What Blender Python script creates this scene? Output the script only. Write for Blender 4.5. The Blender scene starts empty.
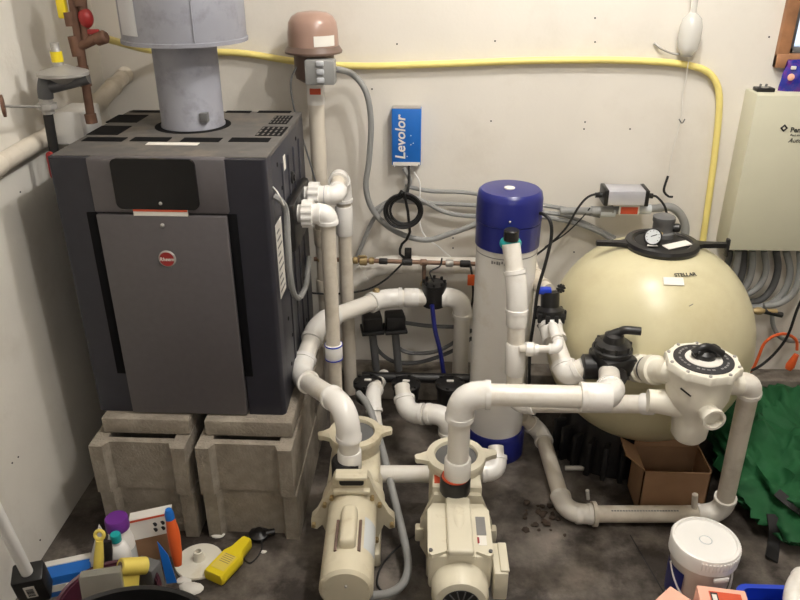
import bpy, bmesh, math, random
from mathutils import Vector as V, Matrix, noise
random.seed(7)
SC = bpy.context.scene
COL = SC.collection
PI = math.pi

# ------------------------------------------------------------------ camera
F_PX, CAM_H = 745.0, 1.6
PITCH = math.atan2(362, F_PX)
YAW = math.atan2(37, math.hypot(362, F_PX))
FWD = V((-math.sin(YAW)*math.cos(PITCH), math.cos(YAW)*math.cos(PITCH), -math.sin(PITCH)))
RIGHT = V((math.cos(YAW), math.sin(YAW), 0))
UP = RIGHT.cross(FWD)
CAM = V((0, 0, CAM_H))
cd = bpy.data.cameras.new('camera'); cam = bpy.data.objects.new('camera', cd); COL.objects.link(cam)
m = Matrix((RIGHT, UP, -FWD)).transposed().to_4x4(); m.translation = CAM
cam.matrix_world = m
cd.sensor_width = 36; cd.lens = F_PX/800*36; cd.clip_start = .02
SC.camera = cam

def P(x, y, Y=None, Z=None, X=None):
    """point of the place seen at photo position x,y on the plane Y=, Z= or X="""
    d = FWD + RIGHT*((x-400)/F_PX) + UP*((300-y)/F_PX)
    if Y is not None: return CAM + d*(Y/d.y)
    if Z is not None: return CAM + d*((Z-CAM_H)/d.z)
    return CAM + d*(X/d.x)

# ------------------------------------------------------------------ world, lights, exposure
w = bpy.data.worlds.new('daylight'); SC.world = w; w.use_nodes = True
bg = w.node_tree.nodes['Background']; bg.inputs[0].default_value = (.72, .83, 1, 1); bg.inputs[1].default_value = 1.3
def lamp(name, kind, loc, energy, size, color=(1, .93, .82), aim=None):
    l = bpy.data.lights.new(name, kind); l.energy = energy; l.color = color
    if kind == 'AREA': l.shape = 'SQUARE'; l.size = size
    else: l.shadow_soft_size = size
    o = bpy.data.objects.new(name, l); COL.objects.link(o); o.location = loc
    if aim: o.rotation_euler = (V(aim)-V(loc)).to_track_quat('-Z', 'Y').to_euler()
    return o
lamp('ceiling_bulb', 'POINT', (.45, 1.72, 2.36), 28, .03, (1, .98, .95))
lamp('ceiling_bulb', 'POINT', (.5, .95, 2.36), 23, .03, (1, .98, .95))
lamp('fill_light', 'AREA', (.5, -1.0, 2.4), 10, 1.4, (1, .98, .955), (.2, 1.6, .5))  # added soft fill behind the camera, not a fixture of the room
SC.view_settings.view_transform = 'Standard'
SC.view_settings.look = 'None'
SC.view_settings.exposure = 0.5
SC.view_settings.gamma = 1
SC.view_settings.use_curve_mapping = False

# ------------------------------------------------------------------ materials
def lin(c): return tuple(((v/255)/12.92 if v/255 <= .04045 else ((v/255+.055)/1.055)**2.4) for v in c) + (1,)
def mat(name, rgb, rough=.5, metal=0, var=.12, scale=12, bump=0, bscale=60, dirt=None, dscale=3, dlo=.5, dhi=.7, spec=.5, trans=0, alpha=1, coat=0):
    M = bpy.data.materials.new(name); M.use_nodes = True
    nt = M.node_tree; b = nt.nodes['Principled BSDF']; L = nt.links.new
    c = lin(rgb)
    tc = nt.nodes.new('ShaderNodeTexCoord')
    n = nt.nodes.new('ShaderNodeTexNoise'); n.inputs['Scale'].default_value = scale; n.inputs['Detail'].default_value = 5
    L(tc.outputs['Object'], n.inputs['Vector'])
    r = nt.nodes.new('ShaderNodeValToRGB')
    r.color_ramp.elements[0].position = .3; r.color_ramp.elements[1].position = .7
    r.color_ramp.elements[0].color = tuple(x*(1-var) for x in c[:3])+(1,)
    r.color_ramp.elements[1].color = tuple(min(1, x*(1+var)) for x in c[:3])+(1,)
    L(n.outputs['Fac'], r.inputs['Fac'])
    out = r.outputs['Color']
    if dirt:
        n2 = nt.nodes.new('ShaderNodeTexNoise'); n2.inputs['Scale'].default_value = dscale; n2.inputs['Detail'].default_value = 8; n2.inputs['Roughness'].default_value = .65
        L(tc.outputs['Object'], n2.inputs['Vector'])
        r2 = nt.nodes.new('ShaderNodeValToRGB'); r2.color_ramp.elements[0].position = dlo; r2.color_ramp.elements[1].position = dhi
        L(n2.outputs['Fac'], r2.inputs['Fac'])
        mx = nt.nodes.new('ShaderNodeMix'); mx.data_type = 'RGBA'
        L(r2.outputs['Color'], mx.inputs['Factor']); L(out, mx.inputs['A']); mx.inputs['B'].default_value = lin(dirt)
        out = mx.outputs['Result']
    L(out, b.inputs['Base Color'])
    b.inputs['Roughness'].default_value = rough; b.inputs['Metallic'].default_value = metal
    b.inputs['Specular IOR Level'].default_value = spec
    b.inputs['Transmission Weight'].default_value = trans; b.inputs['Alpha'].default_value = alpha
    b.inputs['Coat Weight'].default_value = coat
    if bump:
        n3 = nt.nodes.new('ShaderNodeTexNoise'); n3.inputs['Scale'].default_value = bscale; n3.inputs['Detail'].default_value = 4
        L(tc.outputs['Object'], n3.inputs['Vector'])
        bp = nt.nodes.new('ShaderNodeBump'); bp.inputs['Strength'].default_value = bump; bp.inputs['Distance'].default_value = .01
        L(n3.outputs['Fac'], bp.inputs['Height']); L(bp.outputs['Normal'], b.inputs['Normal'])
    return M
W = {}
W['wall'] = mat('painted_wall', (224, 218, 208), .75, var=.03, scale=4, bump=.05, bscale=90, dirt=(208, 200, 187), dscale=2.2, dlo=.5, dhi=.8)
W['wall2'] = mat('painted_wall_side', (222, 217, 207), .75, var=.04, scale=5, bump=.08, bscale=70, dirt=(200, 192, 178), dscale=3.5, dlo=.52, dhi=.8)
W['floor'] = mat('concrete_floor', (118, 110, 102), .5, var=.5, scale=6, bump=.35, bscale=45, dirt=(50, 43, 38), dscale=3.9, dlo=.38, dhi=.56)
W['foot'] = mat('footing_concrete', (128, 120, 110), .9, var=.2, scale=14, bump=.3, dirt=(84, 76, 68), dscale=9)
W['block'] = mat('cinder_block', (150, 141, 128), .95, var=.16, scale=30, bump=.5, bscale=130, dirt=(122, 112, 100), dscale=5, dlo=.45, dhi=.7)
W['pvc'] = mat('white_pvc', (228, 223, 214), .3, var=.03, scale=9, dirt=(205, 194, 176), dscale=8, dlo=.52, dhi=.78)
W['pvcold'] = mat('aged_pvc', (214, 205, 190), .4, var=.05, scale=9, dirt=(180, 168, 148), dscale=7, dlo=.5, dhi=.75)
W['fit'] = mat('pvc_fitting', (233, 230, 225), .25, var=.02, scale=9, dirt=(214, 206, 192), dscale=9, dlo=.55, dhi=.8)
W['white'] = mat('white_plastic', (236, 234, 230), .35, var=.02)
W['beige'] = mat('beige_plastic', (207, 198, 174), .45, var=.05, scale=14, dirt=(165, 146, 110), dscale=11, dlo=.56, dhi=.78)
W['cream'] = mat('cream_plastic', (230, 225, 211), .4, var=.03, dirt=(205, 192, 160), dscale=8, dlo=.55, dhi=.8)
W['filter'] = mat('filter_shell', (203, 195, 160), .33, var=.04, scale=6, dirt=(188, 176, 138), dscale=5, dlo=.5, dhi=.8)
W['pumpr'] = mat('pump_cream', (216, 209, 188), .4, var=.04, scale=10, dirt=(170, 154, 122), dscale=10, dlo=.58, dhi=.78)
W['black'] = mat('black_plastic', (24, 23, 24), .35, var=.2)
W['blackr'] = mat('black_rubber', (26, 25, 25), .6, var=.2)
W['grey'] = mat('grey_conduit', (142, 142, 140), .5, var=.06)
W['greyd'] = mat('dark_grey_plastic', (98, 98, 98), .5, var=.08)
W['hdoor'] = mat('heater_charcoal_paint', (88, 84, 86), .42, var=.05, scale=60, bump=.03, bscale=400)
W['hside'] = mat('heater_navy_black_paint', (39, 39, 48), .42, var=.08, scale=30, bump=.03, bscale=300)
W['hgap'] = mat('heater_recess_black', (11, 11, 14), .8, var=.1, spec=.15)
W['htop'] = mat('heater_dusty_top', (92, 89, 86), .75, var=.12, scale=20, dirt=(128, 117, 104), dscale=6, dlo=.48, dhi=.75)
W['screen'] = mat('glossy_black_window', (12, 12, 14), .12, var=.1, spec=.35)
W['galv'] = mat('galvanised_steel', (148, 149, 158), .5, .2, var=.06, scale=10, dirt=(126, 126, 134), dscale=14, dlo=.52, dhi=.7)
W['alu'] = mat('aluminium', (200, 202, 206), .4, .25, var=.06)
W['silver'] = mat('cast_silver', (166, 163, 158), .42, .3, var=.1, scale=20)
W['steel'] = mat('grey_malleable_iron', (92, 92, 94), .5, .5, var=.15)
W['ironb'] = mat('black_iron', (40, 38, 37), .55, .3, var=.2)
W['rust'] = mat('brown_gas_pipe', (108, 78, 62), .6, .2, var=.25, scale=25)
W['brass'] = mat('brass', (166, 145, 104), .4, .5, var=.12)
W['copper'] = mat('copper', (134, 106, 88), .45, .4, var=.2, scale=20, dirt=(84, 70, 60), dscale=15)
W['red'] = mat('red_paint', (150, 38, 38), .4, var=.1)
W['orange'] = mat('orange_plastic', (226, 98, 44), .45, var=.06)
W['yellow'] = mat('yellow_hose_jacket', (238, 220, 134), .45, var=.05, scale=20)
W['yelb'] = mat('bright_yellow_plastic', (232, 208, 40), .35, var=.05)
W['yelp'] = mat('pale_yellow_plastic', (226, 204, 96), .4, var=.05)
W['brown'] = mat('brown_enamel', (160, 130, 116), .3, var=.03)
W['brownd'] = mat('brown_enamel_dark', (104, 84, 74), .4, var=.05)
W['blue'] = mat('royal_blue_plastic', (31, 37, 112), .28, var=.06)
W['bluebox'] = mat('bright_blue_carton', (28, 104, 190), .4, var=.06)
W['bluev'] = mat('vivid_blue_plastic', (28, 62, 190), .35, var=.08)
W['teal'] = mat('teal_plastic', (30, 160, 160), .4, var=.05)
W['purple'] = mat('purple_plastic', (104, 44, 134), .4, var=.05)
W['maroon'] = mat('maroon_tub', (74, 34, 48), .4, var=.1)
W['pinkbox'] = mat('salmon_carton', (240, 182, 160), .6, var=.04)
W['card'] = mat('cardboard', (150, 116, 86), .85, var=.08, scale=20)
W['panel'] = mat('panel_beige_paint', (205, 202, 180), .45, var=.02)
W['green'] = mat('green_nylon', (30, 84, 48), .7, var=.15, scale=9, bump=.3, bscale=18, spec=.25)
W['wood'] = mat('stained_wood', (158, 112, 78), .5, var=.25, scale=18)
W['clear'] = mat('clear_plastic', (242, 240, 234), .2, var=.02, trans=.4)
W['label'] = mat('paper_label', (226, 222, 214), .6, var=.04)
W['ink'] = mat('dark_ink', (38, 36, 38), .6, var=.1)
W['inkg'] = mat('grey_ink', (130, 128, 126), .6, var=.1)
W['olabel'] = mat('orange_label', (208, 82, 48), .5, var=.08)
W['glass'] = mat('frosted_glass', (236, 242, 250), .35, var=.02, trans=1, bump=.4, bscale=60)
W['pailm'] = mat('milky_white_plastic', (224, 217, 208), .35, var=.04)
W['cloudy'] = mat('cloudy_plastic', (222, 220, 206), .25, var=.03, trans=.75)
W['lens'] = mat('gauge_face', (206, 210, 212), .2, var=.03)
W['straw'] = mat('grey_metallic_case', (196, 196, 204), .3, .35, var=.05)
W['stain'] = mat('whitewash_patch', (150, 144, 134), .8, var=.25, scale=18)
W['trash'] = mat('rust_debris', (64, 52, 43), .9, var=.4, scale=40)

# ------------------------------------------------------------------ mesh builder
def frame(d):
    d = V(d).normalized()
    u = V((0, 0, 1)).cross(d) if abs(d.z) < .98 else V((1, 0, 0)).cross(d)
    u.normalize(); return u, d.cross(u).normalized()
class MB:
    def __init__(s): s.bm = bmesh.new()
    def box(s, lo, hi, bev=0, seg=2, R=None, o=(0, 0, 0)):
        t = bmesh.new(); bmesh.ops.create_cube(t, size=1)
        lo, hi = V(lo), V(hi)
        for v in t.verts: v.co = V(((lo+hi)/2)[i] + v.co[i]*(hi-lo)[i] for i in range(3))
        if bev: bmesh.ops.bevel(t, geom=t.edges[:], offset=bev, segments=seg, affect='EDGES', profile=.5)
        return s.merge(t, R, o)
    def merge(s, t, R=None, o=(0, 0, 0)):
        M = (R.to_4x4() if R else Matrix.Identity(4)); o = V(o)
        for v in t.verts: v.co = M @ v.co + o
        me = bpy.data.meshes.new('tmp'); t.to_mesh(me); t.free(); s.bm.from_mesh(me); bpy.data.meshes.remove(me); return s
    def rings(s, rings, cap0=True, cap1=True, loop=False):
        bm = s.bm; R = [[bm.verts.new(p) for p in r] for r in rings]; n = len(R[0])
        k = len(R)
        for i in range(k if loop else k-1):
            a, b = R[i], R[(i+1) % k]
            for j in range(n):
                try: bm.faces.new((a[j], a[(j+1) % n], b[(j+1) % n], b[j]))
                except ValueError: pass
        if not loop:
            if cap0: bm.faces.new(R[0][::-1])
            if cap1: bm.faces.new(R[-1])
        return s
    def cyl(s, p0, p1, r0, r1=None, n=24):
        p0, p1 = V(p0), V(p1); r1 = r0 if r1 is None else r1
        u, w_ = frame(p1-p0)
        f = lambda c, r: [c+(u*math.cos(2*PI*j/n)+w_*math.sin(2*PI*j/n))*r for j in range(n)]
        return s.rings([f(p0, r0), f(p1, r1)])
    def lathe(s, prof, o=(0, 0, 0), d=(0, 0, 1), n=32, cap0=True, cap1=True):
        o = V(o); d = V(d).normalized(); u, w_ = frame(d)
        return s.rings([[o+d*z+(u*math.cos(2*PI*j/n)+w_*math.sin(2*PI*j/n))*max(r, 1e-4) for j in range(n)] for r, z in prof], cap0, cap1)
    def tube(s, pts, r, n=10, closed=False, cap=True):
        pts = [V(p) for p in pts]; k = len(pts)
        tang = []
        for i in range(k):
            a = pts[i-1] if (i > 0 or closed) else pts[i]; b = pts[(i+1) % k] if (i < k-1 or closed) else pts[i]
            tang.append((b-a).normalized())
        u, _ = frame(tang[0]); rr = []
        for i in range(k):
            t = tang[i]; u = (u - t*u.dot(t)).normalized(); v = t.cross(u)
            q = r[i] if isinstance(r, (list, tuple)) else r
            rr.append([pts[i]+(u*math.cos(2*PI*j/n)+v*math.sin(2*PI*j/n))*q for j in range(n)])
        return s.rings(rr, cap, cap, closed)
    def strip(s, r, z0, z1, a0, a1, o, n=10):
        o = V(o)
        sec = lambda a: [o+V((q*math.cos(a), q*math.sin(a), z)) for q, z in ((r-.001, z0), (r+.0006, z0), (r+.0006, z1), (r-.001, z1))]
        return s.rings([sec(a0+(a1-a0)*i/n) for i in range(n+1)])
    def sphere(s, c, r, n=20, sc=(1, 1, 1)):
        t = bmesh.new(); bmesh.ops.create_uvsphere(t, u_segments=n, v_segments=n//2+2, radius=r)
        for v in t.verts: v.co = V(v.co[i]*sc[i] for i in range(3))
        return s.merge(t, None, c)
    def prism(s, poly, d, o=(0, 0, 0), ux=(1, 0, 0), uy=(0, 1, 0)):
        o, ux, uy = V(o), V(ux), V(uy); nz = ux.cross(uy).normalized()*d
        a = [o+ux*x+uy*y for x, y in poly]
        return s.rings([a, [p+nz for p in a]])
def smooth_path(pts, k=8):
    """Catmull-Rom through pts"""
    pts = [V(p) for p in pts]; q = [pts[0]*2-pts[1]]+pts+[pts[-1]*2-pts[-2]]; out = []
    for i in range(1, len(q)-2):
        a, b, c, d = q[i-1:i+3]
        for j in range(k):
            t = j/k
            out.append(.5*((2*b)+(c-a)*t+(2*a-5*b+4*c-d)*t*t+(3*b-a-3*c+d)*t**3))
    out.append(pts[-1]); return out
def wpos(o):
    p = V((0, 0, 0))
    while o: p += o.location; o = o.parent
    return p
def obj(name, mb, material, parent=None, world=True, ang=38):
    bm = mb.bm
    bmesh.ops.recalc_face_normals(bm, faces=bm.faces[:])
    if parent and world:
        off = wpos(parent)
        for v in bm.verts: v.co -= off
    for f in bm.faces: f.smooth = True
    for e in bm.edges:
        if len(e.link_faces) == 2 and e.calc_face_angle(0) > math.radians(ang): e.smooth = False
    me = bpy.data.meshes.new(name); bm.to_mesh(me); bm.free()
    me.materials.append(W[material] if isinstance(material, str) else material)
    o = bpy.data.objects.new(name, me); COL.objects.link(o)
    if parent: o.parent = parent
    return o
def tag(o, label, cat, group=None):
    o['label'] = label; o['category'] = cat
    if group: o['group'] = group
    return o
def thing(name, label, cat, loc=(0, 0, 0), rz=0, group=None):
    o = bpy.data.objects.new(name, None); COL.objects.link(o); o.empty_display_size = .05
    o.location = loc; o.rotation_euler = (0, 0, rz)
    return tag(o, label, cat, group)
def solo(name, label, cat, mb, material, loc=(0, 0, 0), rot=(0, 0, 0), group=None, local=False):
    """thing that is one mesh, origin put at loc"""
    if not local:
        for v in mb.bm.verts: v.co -= V(loc)
    o = obj(name, mb, material); o.location = loc; o.rotation_euler = rot
    return tag(o, label, cat, group)
def struct(name, mb, material, parent=None):
    o = obj(name, mb, material, parent)
    if not parent: o['kind'] = 'structure'
    return o
def text(body, size, material, o, ux, uy, parent, name='lettering', lift=.0008, shear=0, bold=0):
    c = bpy.data.curves.new('t', 'FONT'); c.body = body; c.size = size; c.align_x = 'CENTER'; c.align_y = 'CENTER'
    c.extrude = .0004; c.shear = shear; c.offset = bold; c.resolution_u = 3
    t = bpy.data.objects.new('t', c); COL.objects.link(t)
    dg = bpy.context.evaluated_depsgraph_get(); me = bpy.data.meshes.new_from_object(t.evaluated_get(dg))
    bpy.data.objects.remove(t); bpy.data.curves.remove(c)
    ux, uy = V(ux).normalized(), V(uy).normalized(); nz = ux.cross(uy).normalized()
    off = wpos(parent) if parent else V((0, 0, 0))
    for v in me.vertices: v.co = V(o)+ux*v.co.x+uy*v.co.y+nz*(v.co.z+lift)-off
    me.materials.clear(); me.materials.append(W[material]); me.name = name
    t = bpy.data.objects.new(name, me); COL.objects.link(t); t.parent = parent
    return t
def arc_corner(a, b, c, d, n=8):
    """points that round corner b between a and c, starting d before it"""
    u = (a-b).normalized(); v = (c-b).normalized()
    p0, p2 = b+u*d, b+v*d
    return [p0*(1-t)**2+b*2*t*(1-t)+p2*t*t for t in [i/n for i in range(n+1)]]
def pvc(name, label, cat, pts, r, mp='pvc', mf='fit', couplings=(), root=None, hub=1.24, bend=None, group=None, ends=(0, 0)):
    """glued plastic pipe run: straight pipes and elbows are parts"""
    pts = [V(p) for p in pts]
    if root is None: root = thing(name, label, cat, pts[0] if pts[0].z < pts[-1].z else pts[-1], group=group)
    R = r*hub; k = len(pts)
    dd = bend if isinstance(bend, list) else [bend or r*2.3]*(k-2)
    cut = []
    for i in range(1, k-1):
        d = dd[i-1]; a = min(d, (pts[i]-pts[i-1]).length*.45, (pts[i+1]-pts[i]).length*.45)
        cut.append(a)
        mb = MB(); path = arc_corner(pts[i-1], pts[i], pts[i+1], a)
        u0 = (pts[i-1]-pts[i]).normalized(); u1 = (pts[i+1]-pts[i]).normalized(); h = r*.55
        rr = [R*1.07, R*1.07, R] + [R]*(len(path)-2) + [R, R*1.07, R*1.07]
        full = [path[0]+u0*h*.9, path[0]+u0*h*.1, path[0]] + path[1:-1] + [path[-1], path[-1]+u1*h*.1, path[-1]+u1*h*.9]
        mb.tube(full, rr, n=22)
        obj('elbow', mb, mf, root)
    for i in range(k-1):
        u = (pts[i+1]-pts[i]).normalized()
        pa_ = pts[i]+u*(cut[i-1] if i else 0); pb_ = pts[i+1]-u*(cut[i] if i < k-2 else 0)
        if (pb_-pa_).dot(u) > .006: obj('pipe', MB().cyl(pa_, pb_, r, n=22), mp, root)
    for seg, t, L in couplings:
        a, b = pts[seg], pts[seg+1]; u = (b-a).normalized(); c = a.lerp(b, t)
        obj('coupling', MB().lathe([(R*.93, -L/2), (R, -L/2+.004), (R, L/2-.004), (R*.93, L/2)], c, u, n=24), mf, root)
    return root
def cable(name, label, cat, pts, r, material, k=8, group=None, parent=None, n=8):
    path = smooth_path(pts, k)
    if parent: return obj(name, MB().tube(path, r, n), material, parent)
    lo = min(path, key=lambda p: p.z)
    return solo(name, label, cat, MB().tube(path, r, n), material, loc=lo, group=group)

# ------------------------------------------------------------------ room
XL, YB, XR, YF, ZC = -1.097, 2.5, 2.6, -2.0, 2.5
struct('floor', MB().box((XL-.1, YF-.1, -.1), (XR+.1, YB+.1, 0)), 'floor')
struct('ceiling', MB().box((XL-.1, YF-.1, ZC), (XR+.1, YB+.1, ZC+.1)), 'wall')
wl = struct('wall_left', MB().box((XL-.1, YF-.1, 0), (XL, YB+.1, ZC)), 'wall2')
struct('wall_right', MB().box((XR, YF-.1, 0), (XR+.1, YB+.1, ZC)), 'wall')
struct('wall_front', MB().box((XL, YF-.1, 0), (XR, YF, ZC)), 'wall')
WX0, WZ0, WX1, WZ1 = 1.095, 1.262, 1.75, 1.95
mb = MB()
mb.box((XL, YB, 0), (WX0, YB+.1, ZC)); mb.box((WX1, YB, 0), (XR, YB+.1, ZC))
mb.box((WX0, YB, 0), (WX1, YB+.1, WZ0)); mb.box((WX0, YB, WZ1), (WX1, YB+.1, ZC))
wb = struct('wall_back', mb, 'wall')
for x, y in [(495, 41), (595, 42), (491, 121), (585, 122), (584, 129), (397, 44), (372, 89), (769, 37), (453, 238), (453, 248), (574, 252), (595, 18), (630, 129), (700, 300)]:
    p = P(x, y, Y=YB); obj('nail_hole', MB().cyl(p+V((0, .001, 0)), p-V((0, .0015, 0)), .0028, n=10), 'ink', wb)
for x, y in [(18, 457), (12, 463), (40, 540), (20, 192)]:
    p = P(x, y, X=XL); obj('nail_hole', MB().cyl(p-V((.001, 0, 0)), p+V((.0015, 0, 0)), .0025, n=10), 'ink', wl)
# footing ledge along the back wall
t1 = struct('trim_1', MB().box((XL, 2.41, 0), (XR, YB, .125), .006), 'foot')
# window in the back wall
fw = MB()
for lo, hi in [((WX0-.025, 2.478, WZ0-.03), (WX0+.012, 2.53, WZ1+.03)), ((WX1-.02, 2.478, WZ0-.03), (WX1+.035, 2.53, WZ1+.03)), ((WX0-.025, 2.476, WZ0-.03), (WX1+.035, 2.53, WZ0+.012)), ((WX0-.035, 2.476, WZ1-.02), (WX1+.035, 2.53, WZ1+.035))]:
    fw.box(lo, hi, .004)
win = struct('window_1', fw, 'wood')
fi = MB()
for lo, hi in [((WX0+.012, 2.5, WZ0+.012), (WX0+.03, 2.54, WZ1-.02)), ((WX1-.05, 2.5, WZ0+.02), (WX1-.02, 2.54, WZ1-.02)), ((WX0+.012, 2.5, WZ0+.012), (WX1-.02, 2.54, WZ0+.03)), ((WX0+.02, 2.5, WZ1-.045), (WX1-.02, 2.54, WZ1-.02))]:
    fi.box(lo, hi, .003)
obj('sash', fi, 'greyd', win)
obj('window_pane', MB().box((WX0+.026, 2.515, WZ0+.026), (WX1-.045, 2.521, WZ1-.04)), 'glass', win)
FL = bpy.data.objects['floor']
a, b = P(630, 535, Z=0), P(668, 600, Z=0)
obj('floor_crack', MB().prism([(0, -.002), (1, -.002), (1, .002), (0, .002)], .0008, a, b-a, V((-(b-a).y, (b-a).x, 0)).normalized()), 'ink', FL)
for i in range(26):
    x, y = 540+random.gauss(0, 16), 520+random.gauss(0, 11)
    p = P(x, y, Z=0); s = random.uniform(.004, .013)
    t = bmesh.new(); bmesh.ops.create_icosphere(t, subdivisions=1, radius=s)
    for v in t.verts: v.co = V((v.co.x*random.uniform(.7, 1.4), v.co.y*random.uniform(.7, 1.4), v.co.z*.6))
    r = MB().merge(t, None, p+V((0, 0, s*.4)))
    if i == 0: deb = r
    else:
        me = bpy.data.meshes.new('q'); r.bm.to_mesh(me); r.bm.free(); deb.bm.from_mesh(me); bpy.data.meshes.remove(me)
o = solo('debris', 'brown rusty crumbs scattered on the damp floor in front of the cardboard box', 'debris', deb, 'trash', P(540, 520, Z=0)); o['kind'] = 'stuff'

# ------------------------------------------------------------------ concrete blocks and cap slabs
BW, BH, BD = .27, .162, .40
def block_mb():
    # plan outline with an end recess and two cores, extruded as walls
    mb = MB(); w2 = BW/2; rw, rd = .085, .024
    def pris(poly, z0, z1): mb.prism(poly, z1-z0, (0, 0, z0))
    pris([(-w2, 0), (-rw-.012, 0), (-rw, rd), (rw, rd), (rw+.012, 0), (w2, 0), (w2, .046), (-w2, .046)], 0, BH)     # front end wall
    pris([(-w2, BD-.052), (w2, BD-.052), (w2, BD), (rw+.012, BD), (rw, BD-rd), (-rw, BD-rd), (-rw-.012, BD), (-w2, BD)], 0, BH)
    mb.box((-w2, .046, 0), (-w2+.04, BD-.052, BH)); mb.box((w2-.04, .046, 0), (w2, BD-.052, BH))
    mb.box((-w2+.04, BD/2-.02, 0), (w2-.04, BD/2+.02, BH))
    return mb
b0 = None
for nm, cx, cy, rz in [('left', -.80, 1.652, 0), ('right', -.508, 1.655, 0)]:
    for lv in (0, 1):
        lab = 'hollow grey concrete block in the %s-hand stack under the charcoal heater, %s course' % (nm, ('lower', 'upper')[lv])
        if b0 is None:
            b0 = o = obj('concrete_block', block_mb(), 'block')
        else:
            o = b0.copy(); COL.objects.link(o)
        sh = (.002, -.002)[lv]
        o.location = (cx-.008*(nm == 'left')+sh, cy+sh, lv*(BH+.001)); tag(o, lab, 'concrete block', 'concrete blocks under the heater')
for nm, cx in (('left', -.80), ('right', -.505)):
    mb = MB(); mb.box((cx-.125, 1.712, .3265), (cx+.125, 2.26, .3765), .004)
    solo('cap_slab', 'solid grey concrete slab lying on the %s-hand block stack under the heater' % nm, 'concrete slab', mb, 'block', (cx, 2.0, .3265), group='slabs under the heater')
for nm, cx in (('left', -.80), ('right', -.505)):
    for lv in (0, 1):
        o = obj('concrete_block', MB().box((cx-.13, 2.07, lv*.163), (cx+.134, 2.27, lv*.163+.162), .004), 'block')
        for v in o.data.vertices: v.co -= V((cx, 2.2, lv*.163))
        o.location = (cx, 2.2, lv*.163); tag(o, 'grey concrete block at the back of the %s-hand stack under the heater, %s course' % (nm, ('lower', 'upper')[lv]), 'concrete block', 'concrete blocks under the heater')

# ------------------------------------------------------------------ pool heater
X0, X1, Y0, Y1, Z0, Z1 = -.945, -.404, 1.75, 2.295, .377, 1.12
H = thing('pool_heater', 'large charcoal gas pool heater with round red badge standing on concrete blocks', 'pool heater', (-.672, 2, Z0))
obj('cabinet', MB().box((X0+.006, Y0+.05, Z0), (X1, Y1, Z1-.012), .003), 'hside', H)
def pillar(xa, xb, sgn):
    # rounded outer front corner, recess on the inner side of the lower half
    r = .013; pl = []
    if sgn < 0: pl = [(xb, Y0+.06), (xb, Y0)] + [(xa+r-r*math.sin(t), Y0+r-r*math.cos(t)) for t in [i*PI/12 for i in range(7)]] + [(xa, Y0+.06)]
    else: pl = [(xb, Y0+.06)] + [(xb-r+r*math.cos(t), Y0+r-r*math.sin(t)) for t in [i*PI/12 for i in range(7)]] + [(xa, Y0), (xa, Y0+.06)]
    return MB().prism(pl, Z1-.003-Z0, (0, 0, Z0))
obj('corner_post', pillar(X0, -.824, -1), 'hside', H)
obj('corner_post', pillar(-.507, X1, 1), 'hside', H)
zs = P(160, 214.5, Y=Y0-.01).z
hxl, hxr = P(86, 158, Y=Y0).x, P(224, 158, Y=Y0).x
dxl, dxr = P(96.5, 218, Y=Y0-.01).x, P(226.5, 218, Y=Y0-.01).x
obj('header_panel', MB().box((hxl, Y0-.008, zs+.002), (hxr, Y0+.05, Z1-.001), .005), 'hdoor', H)
dr = obj('door', MB().box((dxl, Y0-.012, Z0+.004), (dxr, Y0+.05, zs-.002), .004), 'hdoor', H)
obj('handhold_recess', MB().box((dxl-.027, Y0-.0035, .505), (dxl-.001, Y0+.05, zs), .001), 'hgap', H)
obj('handhold_recess', MB().box((dxr+.001, Y0-.0035, .505), (dxr+.024, Y0+.05, zs), .001), 'hgap', H)
def rrect(cx, cz, w, h, r, n=5):
    out = []
    for sx, sz, a0 in ((1, 1, 0), (-1, 1, PI/2), (-1, -1, PI), (1, -1, 3*PI/2)):
        for i in range(n+1):
            a = a0+PI/2*i/n; out.append((cx+sx*(w/2-r)+r*math.cos(a), cz+sz*(h/2-r)+r*math.sin(a)))
    return out
obj('display_window', MB().prism(rrect(P(157, 185, Y=Y0).x, P(157, 183, Y=Y0).z, .208, .128, .016), .008, (0, Y0-.007, 0), (1, 0, 0), (0, 0, 1)), 'screen', H)
obj('display_latch', MB().sphere(P(160.5, 203.5, Y=Y0-.016), .0045, 10), 'silver', H)
lb = obj('warning_strip', MB().box((P(133.5, 213, Y=Y0-.013).x, Y0-.0135, P(160, 216, Y=Y0-.013).z), (P(187.5, 213, Y=Y0-.013).x, Y0-.0085, P(160, 209, Y=Y0-.013).z)), 'label', H); lb['label'] = 'white strip sticker with orange band'
obj('orange_band', MB().box((P(133.5, 213, Y=Y0-.013).x, Y0-.0143, P(160, 211.6, Y=Y0-.013).z), (P(187.5, 213, Y=Y0-.013).x, Y0-.0133, P(160, 209, Y=Y0-.013).z)), 'olabel', lb)
obj('door_screw', MB().sphere(P(162.5, 225.5, Y=Y0-.013), .006, 12), 'silver', dr)
BC0 = P(167.5, 258.5, Y=Y0-.0122)
bd = obj('badge', MB().lathe([(.0225, 0), (.0225, .003), (.020, .005)], BC0, (0, -1, 0)), 'silver', dr); bd['label'] = 'round red badge with silver rim'
# the badge leans on the door and carries one red face
f = obj('badge_face', MB().lathe([(.019, 0), (.019, .0058)], BC0, (0, -1, 0)), 'red', dr)
text('Rheem', .0135, 'label', BC0+V((0, -.006, 0)), (1, 0, 0), (0, 0, 1), dr, bold=.0002, shear=.2)
FX, FY = -.684, 2.105
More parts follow.
